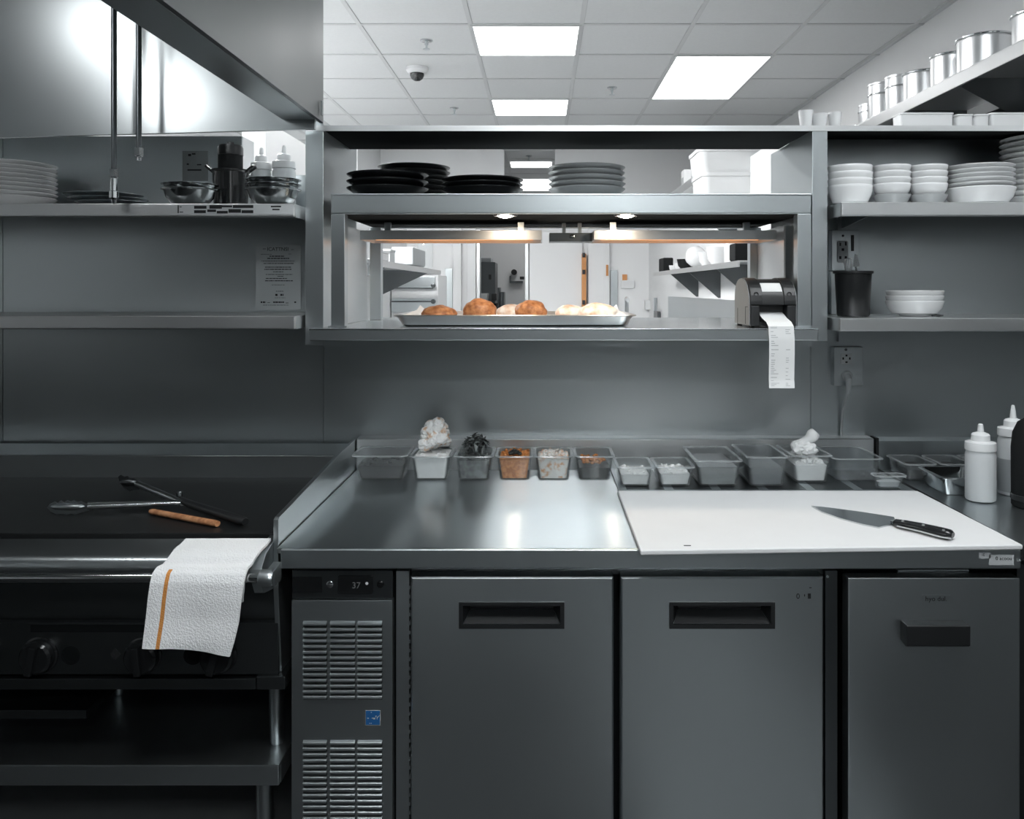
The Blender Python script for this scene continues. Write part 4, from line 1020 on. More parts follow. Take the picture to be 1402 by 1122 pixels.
for k in range(120):
    u, v = rl.uniform(-1, 1), rl.uniform(-1, 1)
    c = Vector((P['x']+u*.034, P['y']+v*.056, P['z']+P['h']+.012+.040*(1-.7*u*u)*(1-.3*v*v)*rl.random()))
    rot = Matrix.Rotation(rl.uniform(0, 6.3), 3, 'Z') @ Matrix.Rotation(rl.uniform(-1.2, 1.2), 3, 'X')
    L, Wd = rl.uniform(.009, .016), rl.uniform(.004, .007)
    pts = []
    for i in range(7):
        s_ = i/6; ww = Wd*math.sin(PI*(s_*.9+.05))*(1+.35*math.sin(i*2.5)); cz = .006*math.sin(PI*s_)
        pts.append((c+rot @ Vector((-ww, (s_-.5)*2*L, cz)), c+rot @ Vector((0, (s_-.5)*2*L, cz-.002)), c+rot @ Vector((ww, (s_-.5)*2*L, cz))))
    vs = [[m.bm.verts.new(p) for p in r] for r in pts]
    for a, b in zip(vs, vs[1:]):
        for i in range(2): m._f([a[i], a[i+1], b[i+1], b[i]])
o = m.build('salad_leaves', M['greens'], None, (P['x'], P['y'], P['z']+P['h'])); tag(o, 'curly dark salad leaves piled above the pan beside the florets', 'leaves', None, 'stuff')
x, w = wx(677, 731, yr); P = pan('clear pan of orange shreds in the middle of the row', x, yr, w, .165, .076, ZC)
fill(P, .86, 'orange', 'orange shreds filling the middle pan of the row', 'shreds', ((60, .003, .007, .012, .35, 2),), 'orange_shreds')
m = MB()
for k in range(22):
    u, v = random.uniform(-1, 1), random.uniform(-1, 1)
    m.blob((P['x']+.002+u*.016, P['y']-.045+v*.018, P['z']+P['h']+.003+.014*(1-u*u)*random.random()), (.006, .006, .004), 2, .3, 2, random.uniform(0, 60))
o = m.build('dark_crumbs', M['darkfood'], None, (P['x'], P['y'], P['z']+P['h'])); tag(o, 'dark crumbs sprinkled on the orange shreds', 'crumbs', None, 'stuff')
x, w = wx(730, 786, yr); P = pan('clear pan of pale mixed shreds beside the orange ones', x, yr, w, .165, .076, ZC)
fill(P, .84, 'slaw', 'pale orange and white shreds beside the orange pan', 'shreds', ((60, .004, .008, .012, .3, 2),), 'mixed_shreds')
x, w = wx(786, 843, yr); P = pan('clear pan with an orange layer over dark food at the board end of the row', x, yr, w, .165, .076, ZC)
fill(P, .5, 'darkfood', 'dark food filling the lower half of the last pan in the row', 'relish', ((8, .004, .007, .002, .3, 2),), 'dark_food')
m = MB()
for k in range(50):
    u, v = random.uniform(-1, 1), random.uniform(-1, 1); m.blob((P['x']+u*.034, P['y']+v*.055, P['z']+P['h']*.5+.012+.006*random.random()), (.006, .006, .004), 2, .3, 2, random.uniform(0, 60))
o = m.build('orange_bits', M['orange'], None, (P['x'], P['y'], P['z']+P['h']*.5)); tag(o, 'orange bits layered on dark food in the last pan of the row', 'bits', None, 'stuff')
# pans on the rail behind the board
ZR = ZC+.0066
def rpan(label, a, b, yb, yt, ytop_back, mat='poly', taper=.88):
    # yb bottom row of the front wall, yt front rim row, ytop_back back rim row
    y0 = (EYE-ZR)*F/(yb-CY)
    yf = y0-.012
    h = Z(yt, yf)-ZR
    yback = (EYE-ZR-h)*F/(ytop_back-CY)
    x, w = wx(a, b, yf); w *= .955
    return pan(label, x, yf, w, min(2.768-yf, max(.1, yback-yf)), h, ZR, taper, mat)
P = rpan('small clear pan of pale food at the near corner of the board', 843, 899, 667, 641, 626)
fill(P, .55, 'pale', 'pale food in the small pan at the corner of the board', 'chopped food', ((18, .004, .008, .004, .3, 2),), 'chopped_food')
P = rpan('second small clear pan along the board, with white crumbles', 897, 955, 667, 641, 626)
fill(P, .6, 'pale', 'white crumbles in the second small pan along the board', 'chopped food', ((24, .004, .009, .006, .4, 2),), 'chopped_food')
P = rpan('deep clear pan filled with grey sauce', 950, 1021, 667, 632, 611)
fill(P, .72, 'greyfood', 'grey sauce in the deep pan', 'sauce', (), 'grey_sauce')
P = rpan('deep clear pan of darker sauce next to the wrapped packet', 1021, 1084, 667, 627, 608, 'poly_d')
fill(P, .6, 'greyfood', 'darker sauce in the pan next to the wrapped packet', 'sauce', (), 'dark_sauce')
P = rpan('clear pan of white crumbles with a crumpled wrapper on top', 1083, 1144, 662, 625, 609)
fill(P, .62, 'pale', 'white crumbles under the crumpled wrapper', 'chopped food', ((44, .005, .011, .012, .4, 2),), 'white_crumbles')
# wrapper
t0 = Vector((P['x']-.01, P['y']-.02, P['z']+P['h']+.012))
def wrap(u, v):
    a = u*2*PI; r = .028+.006*noise.noise(Vector((u*4, v*4, 2)))
    ax = Vector((.62, -.05, .62)); L = .095
    base = t0+Vector((-.018, 0, -.012))+ax*L*v
    s = Vector((.6, 0, -.6)).normalized(); w = Vector((0, 1, 0))
    rr_ = r*(1-.45*v+.12*math.sin(v*9))
    return base+s*math.cos(a)*rr_*.9+w*math.sin(a)*rr_*.7
m = sheet(wrap, 26, 14, .0012)
m.blob(t0+Vector((.012, -.028, .0)), (.024, .018, .018), 3, .2, 2.4, 7.); m.blob(t0+Vector((-.02, -.022, .004)), (.02, .018, .02), 3, .2, 2.4, 9.)
o = m.build('crumpled_wrapper', M['paper'], None, t0, flip=False); tag(o, 'crumpled white wrapper sticking up out of the pan of white crumbles', 'wrapper')
P = rpan('large empty smoky pan behind the small tub', 1140, 1214, 660, 629, 608, 'poly_d')
x = X(1226, 2.44); P = pan('small low clear tub at the far corner of the board', x+.0, 2.462, .098, .055, .040, ZR)
fill(P, .5, 'label', 'pale slab in the small low tub', 'food', (), 'pale_slab')
# pans on the side counter
for k, (a, b, lab) in enumerate(((1222, 1266, 'lidded smoky pan by the gasket on the side counter'), (1272, 1322, 'middle smoky pan along the back of the side counter'), (1326, 1382, 'smoky pan behind the squeeze bottles'))):
    yf = 2.60; x, w = wx(a, b, yf); w = .104; x = 1.112+w/2+k*.113
    P = pan(lab, x, yf, w, .16, .052, ZC, .9, 'poly_d')
    fill(P, .6, 'darkfood', ['dark food in the lidded pan by the gasket', 'dark food in the middle smoky pan', 'dark food in the pan behind the squeeze bottles'][k], 'food', (), 'dark_food')
x, w = wx(1262, 1345, 2.42); P = pan('shiny steel pan beside the squeeze bottles', X(1312, 2.42)+.025, 2.41, .15, .17, .052, ZC, .86, 'steel_smooth', name='steel_pan')
squeeze('milky squeeze bottle standing on the counter beside the steel pan', X(1342.5, 2.37), 2.37, ZC, .0395, .213, 'natural', 'wplast', None, 'squeeze bottles on the counter')
squeeze('squeeze bottle half full of darker sauce beside the black dispenser', X(1387, 2.44), 2.44, ZC, .040, .255, 'natural', 'wplast', .62, 'squeeze bottles on the counter')
x = X(1413, 2.30); t = thing('dispenser', 'black rounded dispenser cut off by the picture edge beside the bottles', 'dispenser', (x, 2.30, ZC))
m = MB(); m.lathe([(0, .001), (.046, .001), (.05, .006), (.051, .16), (.047, .20), (.035, .228), (.018, .24), (0, .243)], (x, 2.30, ZC), 36); m.build('body', M['black_m'], t)
m = MB(); m.lathe([(.0505, .02), (.0525, .022), (.0525, .034), (.0505, .036)], (x, 2.30, ZC), 36); m.build('band', M['black'], t)

# ------------------------------------------------------------------ refrigerators
def ring_door(x0, x1, y0, y1, z0, z1, hx0, hx1, hz0, hz1):
    """door slab whose front has a rectangular opening with a closed pocket behind it"""
    m = MB(); b = m.bm; e = .004
    V = lambda *p: b.verts.new(p)
    o = [V(x0+e, y0, z0+e), V(x1-e, y0, z0+e), V(x1-e, y0, z1-e), V(x0+e, y0, z1-e)]
    o2 = [V(x0, y0+e, z0), V(x1, y0+e, z0), V(x1, y0+e, z1), V(x0, y0+e, z1)]
    bk = [V(x0, y1, z0), V(x1, y1, z0), V(x1, y1, z1), V(x0, y1, z1)]
    h = [V(hx0, y0, hz0), V(hx1, y0, hz0), V(hx1, y0, hz1), V(hx0, y0, hz1)]
    hb = [V(hx0, y0+.035, hz0), V(hx1, y0+.035, hz0), V(hx1, y0+.035, hz1), V(hx0, y0+.035, hz1)]
    for i in range(4):
        j = (i+1) % 4
        m._f([o[i], o[j], h[j], h[i]]); m._f([h[i], h[j], hb[j], hb[i]]); m._f([o2[i], o2[j], o[j], o[i]]); m._f([bk[i], bk[j], o2[j], o2[i]])
    m._f(hb); m._f(bk[::-1])
    return m
def pocket(hx0, hx1, y0, hz0, hz1):
    m = MB(); f = .006
    m.box(hx0-f, hx1+f, y0-.004, y0-.0002, hz1-.002, hz1+f); m.box(hx0-f, hx1+f, y0-.004, y0-.0002, hz0-f, hz0+.003)
    m.box(hx0-f, hx0+.003, y0-.004, y0-.0002, hz0+.003, hz1-.002); m.box(hx1-.003, hx1+f, y0-.004, y0-.0002, hz0+.003, hz1-.002)
    # sloping inner scoop
    i = [(hx0+.004, y0-.001, hz0+.004), (hx1-.004, y0-.001, hz0+.004), (hx1-.018, y0+.03, hz1-.022), (hx0+.018, y0+.03, hz1-.022)]
    m.quad(*i)
    m.quad((hx0+.002, y0-.001, hz0+.003), (hx0+.018, y0+.03, hz1-.022), (hx0+.018, y0+.033, hz1-.003), (hx0+.002, y0-.001, hz1-.003))
    m.quad((hx1-.002, y0-.001, hz0+.003), (hx1-.002, y0-.001, hz1-.003), (hx1-.018, y0+.033, hz1-.003), (hx1-.018, y0+.03, hz1-.022))
    m.quad((hx0+.018, y0+.033, hz1-.022), (hx1-.018, y0+.033, hz1-.022), (hx1-.018, y0+.033, hz1-.002), (hx0+.018, y0+.033, hz1-.002))
    return m
YD, YC = 1.945, 1.975
ztop = Z(790.5, YD); zbot = .12
t = thing('undercounter_fridge', 'two-door steel undercounter fridge with louvres beside the griddle', 'fridge', (.05, 2.35, 0))
m = MB(); m.box(X(398, YC)-.002, X(1146, YC), YC+.02, 2.70, .10, ZC-.058); m.build('body', M['dark'], t)
m = MB(); m.box(X(562, YC), X(1144, YC), YC+.012, YC+.0195, Z(789, YC), Z(781, YC), .001); m.build('top_rail', M['steel_dark'], t)
m = MB(); m.box(X(543, YC), X(561, YC), YC-.008, YC+.019, .10, Z(780.5, YC), .0015); m.build('stile', M['steel_soft'], t)
m = MB(); m.box(X(1129, YC), X(1146, YC), YC-.004, YC+.019, .10, Z(781, YC), .0015); m.build('stile', M['steel_dark'], t)
m = MB()
for k in range(26):
    zz = Z(806+k*12.4, YD); m.box(X(559.7, YD), X(561.3, YD), YD+.006, YD+.024, zz-.004, zz+.004)
m.build('hinge_strip', M['steel'], t)
m = MB(); m.box(X(400, YC), X(538, YC), YC-.006, YC+.018, .10, Z(821, YC), .0015); lp = m.build('louvre_panel', M['steel_soft'], t)
m = MB(); m.box(X(400, YC), X(538, YC), YC-.002, YC+.018, Z(820, YC), Z(781, YC), .0015); cp = m.build('control_panel', M['steel_dark'], t)
yq = YC-.002
m = MB(); m.box(X(401, yq), X(441, yq), yq-.0025, yq-.0003, Z(811.5, yq), Z(790, yq), .001); m.build('badge', M['black_s'], cp)
m = MB(); m.prism([(p.x, p.y) for p in rrect(X(511, yq)-X(463, yq), Z(788, yq)-Z(812.5, yq), .004, 4, X(487, yq), Z(800.2, yq))], 'y', yq-.006, yq-.0003, .001); m.build('display', M['black_s'], cp)
text('digits', '37', (X(488.5, yq), yq-.0064, Z(801, yq)), .020, M['digit'], cp)
m = MB(); m.lathe([(0, -.0001), (.0035, -.0001), (0, -.001)], (X(503, yq), yq-.0062, Z(798, yq)), 10, 'y'); m.build('indicator', M['led'], cp)
for px, mat in ((452, 'steel_smooth'), (521, 'black_s')):
    m = MB(); m.lathe([(0, -.0003), (.0085, -.0003), (.008, -.004), (.005, -.0055), (0, -.0055)], (X(px, yq), yq, Z(800, yq)), 20, 'y'); m.build('button', M[mat], cp)
# pressed louvres: a dark slot under a rounded lip, three columns
yv = YC-.006
for z0, z1, n in ((850, 958, 14), (1013, 1148, 17)):
    m = MB(); pitch = (z1-z0)/n
    for a, b in ((415.5, 448), (452.5, 486.5), (490, 523.5)):
        for k in range(n):
            yy = z0+pitch*k
            m.mi = 1; m.box(X(a, yv), X(b, yv), yv-.0008, yv-.0001, Z(yy+pitch*1.02, yv), Z(yy+pitch*.4, yv))
            m.mi = 0
            zt_, zb_ = Z(yy+pitch*.08, yv), Z(yy+pitch*.66, yv)
            xa_, xb_ = X(a, yv), X(b, yv)
            prof = [(-.0002, zt_), (-.0035, zt_-(zt_-zb_)*.15), (-.0065, zt_-(zt_-zb_)*.5), (-.0075, zb_), (-.0065, zb_), (-.0002, zt_-.0012)]
            m.prism([(yv+p, q) for p, q in prof], 'x', xa_, xb_)
    m.build('louvres', [M['steel'], M['dark']], lp, ang=25)
m = MB(); m.box(X(500.5, yv), X(521, yv), yv-.0008, yv-.0002, Z(993.5, yv), Z(973, yv)); sk = m.build('sticker', M['label'], lp)
m = MB(); m.box(X(501, yv), X(520.4, yv), yv-.0013, yv-.0009, Z(992.7, yv), Z(973.4, yv)); m.build('blue_field', M['blue'], sk)
m = MB()
for a, b, c, d in ((503, 505.2, 983, 984), (509, 511.5, 983, 984), (511, 514, 983, 985), (514, 516, 980, 981), (514, 515, 981, 982.2), (516, 517, 982, 985), (517, 518, 981.5, 982.5), (518, 519, 980.5, 981.5), (519, 520, 979.5, 980.5), (508, 509, 975, 976), (506, 507, 990, 991), (508, 509, 990, 991)):
    m.box(X(a, yv), X(b, yv), yv-.0018, yv-.0014, Z(d, yv), Z(c, yv))
m.build('print', M['label'], sk)
for a, b, ha, hb, mat in ((562.5, 840, 629, 772, 'steel_soft'), (850, 1128, 917, 1060, 'steel_soft')):
    d = ring_door(X(a, YD), X(b, YD), YD, YC+.01, zbot, ztop, X(ha+3, YD), X(hb-3, YD), Z(857, YD), Z(828, YD)).build('door', M[mat], t, ang=25)
    pocket(X(ha+3, YD), X(hb-3, YD), YD, Z(857, YD), Z(828, YD)).build('handle', M['black'], d, ang=20, flip=False)
    if a > 800:
        lo = text('emblem', '0', (X(1092.5, YD), YD-.0006, Z(817, YD)), .017, M['ink'], d)
        m = MB(); m.box(X(1101, YD), X(1102, YD), YD-.0008, YD-.0002, Z(817, YD), Z(814, YD)); m.box(X(1106, YD), X(1110, YD), YD-.0008, YD-.0002, Z(820, YD), Z(813, YD)); m.box(X(1108, YD), X(1111, YD), YD-.0008, YD-.0002, Z(805.5, YD), Z(804.5, YD)); m.build('emblem', M['ink'], d)
m = MB(); m.cyl((X(1132, YC), YC-.0065, Z(789, YC)), (X(1132, YC), YC-.0042, Z(789, YC)), .003, 10); m.build('screw', M['steel'], t)
t = thing('single_door_fridge', 'single-door dark steel fridge with a boxy black pull handle', 'fridge', (.92, 2.35, 0))
m = MB(); m.box(X(1158, YC), 1.086, YC+.02, 2.70, .10, ZC-.058); m.build('body', M['dark'], t)
m = MB(); m.box(X(1232, YC), X(1330, YC), YC+.012, YC+.0195, Z(788, YC), Z(783, YC)); m.build('top_rail', M['steel'], t)
m = MB(); m.box(X(1161, YD), X(1397, YD), YD, YC+.01, zbot, Z(791.5, YD), .004); d = m.build('door', M['steel_soft'], t)
m = MB(); a, b = X(1240, 1.915), X(1327, 1.915)
m.prism([(YD-.0003, Z(849, YD)), (1.912, Z(856, 1.912)), (1.908, Z(858, 1.908)), (1.908, Z(885, 1.908)), (1.915, Z(886, 1.915)), (YD-.0003, Z(876, YD))], 'x', a, b, .002); m.build('handle', M['black'], d)
m = MB(); m.box(X(1262, YD), X(1301, YD), YD-.0006, YD-.0002, Z(825.5, YD), Z(815, YD)); lb = m.build('label', M['steel'], d)
text('print', 'hyo dul.', (X(1281.5, YD), YD-.0009, Z(820.3, YD)), .0155, M['ink'], lb)

# ------------------------------------------------------------------ high shelf with pots
xs, zs = 1.70, 2.37
t = thing('pot_shelf', 'long steel shelf high along the white wall carrying the pots', 'shelf', (1.9, 3.6, zs-.06))
m = MB(); m.box(xs, XR-.001, 2.4, 5.0, zs-.004, zs, .001); m.box(xs, xs+.012, 2.4, 5.0, zs-.056, zs-.003, .003); m.box(xs+.012, XR-.001, 4.988, 5.0, zs-.056, zs-.004); m.build('shelf_board', M['steel_bright'], t)
for yy in (2.9, 3.55, 4.2, 4.85):
    m = MB(); m.prism([(xs+.03, zs-.0045), (XR-.001, zs-.0045), (XR-.001, zs-.22), (XR-.02, zs-.22), (xs+.03, zs-.03)], 'y', yy, yy+.004); m.build('bracket', M['steel_dark'], t)
m = MB(); m.box(XR-.012, XR-.0005, 3.0, 5.1, 1.4, zs-.06); o = m.build('wall_sheet', M['steel_dark']); struct(o); o.name = 'trim_6'
def pot(label, y, r, h, mid=False):
    c = (1.86, y, zs)
    t = thing('saucepan', label, 'pot', c, 'pots on the high shelf')
    m = MB(); m.lathe([(0, .001), (r*.9, .001), (r*.96, .008), (r*.97, h-.012), (r, h-.01), (r, h), (r*.94, h), (r*.93, .01), (0, .008)], c, 40); m.build('body', M['steel_pot'], t)
    m = MB()
    m.lathe([(r*.975, h*.70), (r*1.02, h*.715), (r*1.02, h*.735), (r*.975, h*.75)], c, 40) if mid else m.lathe([(r, h-.009), (r*1.035, h-.006), (r*1.04, h-.002), (r*1.0, h+.002), (r*.95, h+.0005)], c, 40)
    m.build('rim', M['steel_smooth'], t)
for y, r, h, mid, lab in ((3.17, .10, .14, 0, 'steel pot on the high shelf, cut off by the picture edge'), (3.57, .112, .165, 0, 'broad rimmed steel pot second from the picture edge on the high shelf'), (3.86, .092, .17, 0, 'steel pot third from the picture edge on the high shelf'),
                          (4.13, .10, .16, 0, 'rimmed steel pot fourth from the picture edge on the high shelf'), (4.38, .088, .205, 1, 'tall steel pot with a mid ridge, the first of two alike'), (4.60, .09, .22, 1, 'tall steel pot with a mid ridge, the deeper of two alike'), (4.80, .07, .15, 1, 'narrow steel pot behind the two tall ridged ones'), (4.93, .05, .06, 0, 'lowest little pot at the deep end of the high shelf')):
    pot(lab, y, r, h, mid)
# tubs standing on the cap of the partition
for k, (a, b, hh, lab) in enumerate(((1232, 1305, .085, 'white tub on the wall cap closest to the pass'), (1309, 1332, .08, 'narrow white tub between two long white tubs on the wall cap'), (1334, 1354, .08, 'second narrow white tub on the wall cap'), (1356, 1440, .085, 'long white tub on the wall cap above the tall plates'))):
    yy = 2.87; m = MB(); x, w = wx(a, b, yy)
    m.loft([rrect(w*.95, .065, .008, 3, x, yy+.03, 1.9955), rrect(w, .07, .01, 3, x, yy+.03, 1.9955+hh-.006), rrect(w+.004, .074, .01, 3, x, yy+.03, 1.9955+hh-.005), rrect(w+.004, .074, .01, 3, x, yy+.03, 1.9955+hh)])
    o = m.build('white_tub', M['wplast'], None, (x, yy+.03, 1.9955)); tag(o, lab, 'tub', 'white tubs on the wall cap')
for k, (px, r, hh, lab) in enumerate(((1103, .022, .05, 'little white cup on the head plate of the pass'), (1122, .024, .04, 'white cup above the steel post'), (1143, .02, .045, 'white cup on the head plate beside the post'))):
    m = MB(); m.lathe([(0, .001), (r*.75, .001), (r, hh), (r*.93, hh), (r*.7, .004), (0, .004)], (0, 0, 0), 24); o = m.build('small_cup', M['ceram']); o.location = (X(px, 2.54), 2.54, 1.968); tag(o, lab, 'cup', 'cups on the head plate')

# ------------------------------------------------------------------ back kitchen, seen through the pass
def fx(px): return X(px, YF)
def fz(py): return Z(py, YF)
m = MB()
for a, b in ((621, 632), (640, 652)): m.box(fx(a), fx(b), YF-.06, YF-.001, 0, 2.3, .004)
struct(m.build('trim_7', M['white_far']))
m = MB(); m.box(fx(805), fx(834), YF-.06, YF-.001, 0, 2.3, .004); m.box(fx(826), fx(829), YF-.065, YF-.06, 0, 2.3); struct(m.build('trim_8', M['white_far']))
m = MB(); m.box(fx(610), fx(620), YF-.03, YF-.001, 0, fz(368), .003); struct(m.build('trim_9', M['steel']))
m = MB(); m.box(fx(836), fx(845), YF-.03, YF-.001, 0, fz(370), .003); struct(m.build('trim_10', M['steel']))
m = MB(); m.box(fx(653), fx(657.5), YF-.05, YF+.13, 0, 2.1, .003); m.box(fx(719), fx(723.5), YF-.05, YF+.13, 0, 2.1, .003); struct(m.build('trim_11', M['steel_bright']))
m = MB(); m.box(fx(725), fx(797), YF-.05, YF-.005, .01, 2.08, .004); dd = struct(m.build('door_1', M['white_far']))
m = MB(); m.box(fx(796), fx(802), YF-.10, YF-.051, fz(425), fz(348), .004); m.build('door_handle', M['warm_pl'], dd)
m = MB()
for yy in (350, 373, 414): m.box(fx(796.5), fx(800.5), YF-.12, YF-.101, fz(yy+3), fz(yy-3), .003)
m.build('door_latch', M['black'], dd)
t = thing('wall_switch', 'white wall switch box with an orange sticker beyond the white door', 'switch', (fx(859), YF, fz(395)))
m = MB(); m.box(fx(850), fx(868), YF-.03, YF-.0005, fz(395), fz(384), .004); m.build('box', M['wplast'], t)
m = MB(); m.box(fx(852), fx(858.5), YF-.012, YF-.0005, fz(385-.5), fz(376)); m.build('sticker', M['warm_pl'], t)
m = MB(); m.box(fx(829), fx(832), YF-.075, YF-.0655, fz(378), fz(363), .002); o = m.build('orange_tag', M['warm_pl'], None, (fx(830.5), YF-.07, fz(378))); tag(o, 'small orange tag on the white jamb past the door', 'sign')  # small orange strip on the jamb, built as a tag
# room beyond the doorway
yb = 11.8
m = MB(); m.box(-1.6, -1.5, YF+.12, 13.3, 0, CEIL); struct(m.build('wall_1', M['white'])); m = MB(); m.box(.5, .6, YF+.12, 13.3, 0, CEIL); struct(m.build('wall_2', M['white']))
t = thing('tall_fridge', 'dark tall fridge seen through the far doorway', 'fridge', (X(664, yb), yb, 0))
m = MB(); m.box(X(640, yb), X(678, yb), yb, yb+.7, .0, Z(359, yb), .01); m.build('body', M['steel_dark'], t)
m = MB(); m.box(X(669, yb), X(673, yb), yb-.03, yb-.001, Z(383, yb), Z(376, yb), .004); m.build('handle', M['black'], t)
m = MB(); m.box(X(642, yb), X(672, yb), yb+.1, yb+.5, Z(359, yb)+.001, Z(353, yb), .01); o = m.build('fridge_top_crate', M['grey_pl'], None, (X(657, yb), yb+.3, Z(359, yb))); o.name = 'crate'; tag(o, 'grey crate on top of the tall fridge beyond the doorway', 'crate')
yt = 10.2
t = thing('prep_cart', 'dark cart with a white box in the far doorway', 'cart', (X(668, yt), yt, 0))
m = MB(); m.box(X(658, yt), X(680, yt), yt, yt+.4, .0, Z(416, yt), .01); m.build('body', M['black_m'], t)
m = MB(); m.box(X(673, yt), X(680, yt), yt-.02, yt+.3, Z(412, yt), Z(402, yt), .01); m.build('tray', M['black'], t)
m = MB(); m.prism([(X(656, yt), Z(415.7, yt)), (X(666, yt), Z(415.7, yt)), (X(668, yt), Z(402, yt)), (X(656, yt), Z(402, yt))], 'y', yt-.03, yt+.25, .005); o = m.build('white_box', M['wplast'], None, (X(662, yt), yt, Z(415.7, yt))); tag(o, 'white box standing on the dark cart in the doorway', 'box')
m = MB(); m.box(X(681, 11), X(684, 11), 11, 11.4, 0, Z(394, 11)); m.box(X(684.5, 11), X(690, 11), 11, 11.4, 0, Z(400, 11), .01); o = m.build('locker', M['steel_dark'], None, (X(685, 11), 11.2, 0)); tag(o, 'narrow dark locker beside the dark cart beyond the doorway', 'locker')
yv2 = 13.3
t = thing('wall_mounted_dispenser', 'grey dispenser bracket on the back wall beyond the doorway', 'dispenser', (X(705, yv2), yv2, Z(388, yv2)))
m = MB(); m.box(X(698, yv2), X(700, yv2), yv2-.1, yv2-.001, Z(388, yv2), Z(378, yv2)); m.box(X(700, yv2), X(716, yv2), yv2-.1, yv2-.001, Z(388, yv2), Z(385, yv2)); m.build('bracket', M['steel_dark'], t)
m = MB(); m.box(X(712, yv2), X(718, yv2), yv2-.12, yv2-.101, Z(383, yv2), Z(379, yv2)); m.lathe([(0, -.001), (.045, -.001), (.045, -.1), (0, -.1)], (X(704, yv2), yv2, Z(373, yv2)), 16, 'y'); m.build('roll', M['black'], t)
# shelf and goods on the left partition
lx, lz = -.73, 1.62
t = thing('goods_shelf', 'steel shelf on the white partition beyond the bare end of the tray', 'shelf', (-.95, 5.0, lz-.04))
m = MB(); m.box(-1.159, lx, 3.72, 6.25, lz-.004, lz, .001); m.box(lx-.01, lx, 3.72, 6.25, lz-.032, lz-.003, .002); m.box(-1.159, lx-.01, 6.24, 6.25, lz-.032, lz-.004); m.build('shelf_board', M['steel_bright'], t)
for yy in (4.3, 5.9):
    m = MB(); m.prism([(-1.159, lz-.0045), (lx-.04, lz-.0045), (lx-.04, lz-.02), (-1.15, lz-.2), (-1.159, lz-.2)], 'y', yy, yy+.004); m.build('bracket', M['steel_dark'], t)
def fbox(name, label, cat, a, b, c, yy, mat, zb, dep=.16, group=None, bev=.006, lidmat=None):
    t = thing(name, label, cat, (X((a+b)/2, yy), yy+dep/2, zb), group)
    zt_ = Z(c, yy)
    m = MB(); m.box(X(a, yy), X(b, yy), yy, yy+dep, zb+.0006, zt_-(.012 if lidmat else 0), bev); m.build('body', M[mat], t)
    if lidmat: m = MB(); m.box(X(a, yy)-.003, X(b, yy)+.003, yy-.003, yy+dep+.003, zt_-.0118, zt_, .003); m.build('lid', M[lidmat], t)
fbox('storage_tub', 'white lidded tub at the near end of the goods shelf', 'tub', 508, 524, 343, 3.95, 'wplast', lz, .16, None, .004, 'wplast')
fbox('storage_tub', 'grey lidded tub beside the white tub on the goods shelf', 'tub', 524, 534, 341, 4.35, 'label', lz, .15, None, .004, 'label')
fbox('storage_bin', 'big grey bin in the middle of the goods shelf', 'bin', 535, 566, 338, 4.75, 'grey_pl', lz, .5, None, .01)
m = MB(); yy = 5.5; m.lathe([(0, .001), (.045, .001), (.05, .01), (.05, .16), (.03, .19), (.02, .21), (.02, .235), (0, .235)], (0, 0, 0), 24); o = m.build('jar', M['poly']); o.location = (X(582, yy)-.0, yy, lz+.0005); tag(o, 'clear jar at the deep end of the goods shelf', 'jar')
t = thing('steel_cabinet', 'white cabinet with two wide grey drawer fronts under the goods shelf', 'cabinet', (X(566, 6.6), 6.7, 0))
yy = 6.6
m = MB(); m.box(-1.155, X(600, yy), yy, yy+.6, .0, Z(377, yy), .004); m.build('body', M['white'], t)
for c, d in ((379, 395), (409, 428)):
    m = MB(); m.box(X(536, yy), X(596, yy), yy-.02, yy-.0005, Z(d, yy), Z(c, yy), .003); dr = m.build('drawer', M['steel'], t)
    m = MB(); m.box(X(537, yy), X(594, yy), yy-.035, yy-.021, Z(395.6 if c < 400 else 414, yy), Z(393.6 if c < 400 else 412, yy), .002); m.build('handle', M['steel_dark'], dr)
    m = MB(); m.lathe([(0, -.001), (.018, -.001), (.018, -.03), (0, -.035)], (X(594, yy), yy-.02, Z(391 if c < 400 else 413, yy)), 14, 'y'); m.build('lock', M['steel_dark'], dr)
# shelf with bowls on the right partition
rx, rz_ = .92, 1.62
t = thing('bowl_shelf', 'steel shelf on the low white partition beyond the pass, above the printer', 'shelf', (1.0, 5.3, rz_-.04))
m = MB(); m.box(rx, 1.129, 3.98, 6.95, rz_-.004, rz_, .001); m.box(rx, rx+.01, 3.98, 6.95, rz_-.03, rz_-.003, .002); m.build('shelf_board', M['steel_bright'], t)
for yy in (6.1, 5.35, 4.5):
    m = MB(); m.prism([(rx+.012, rz_-.0045), (1.129, rz_-.0045), (1.129, rz_-.19), (1.115, rz_-.19), (rx+.012, rz_-.03)], 'y', yy, yy+.012); m.build('bracket', M['steel_dark'], t)
def far_bowl(label, px, r, h, mat='ceram', name='far_bowl', xx=1.02):
    yy = xx*F/(px-CX)
    m = MB(); m.lathe([(0, .001), (r*.5, .001), (r*.85, h*.35), (r, h), (r*.95, h), (r*.8, h*.4), (0, .01)], (0, 0, 0), 24); o = m.build(name, M[mat]); o.location = (xx, yy, rz_+.0006); tag(o, label, 'bowl', 'bowls on the shelf above the printer')
yy = 6.3
fbox('storage_bin', 'black bin at the deep end of the bowl shelf', 'bin', 908, 922, 353, 6.62, 'black_m', rz_, .25, None, .01)
far_bowl('small pale bowl before the black bin on the bowl shelf', 922, .035, .045, 'ceram', 'soup_bowl')
far_bowl('second small pale bowl beside the dark round bowl', 929, .032, .05, 'ceram', 'soup_bowl', 1.0)
far_bowl('dark round bowl between the pale bowls', 939, .062, .07, 'black_m', 'soup_bowl', 1.0)
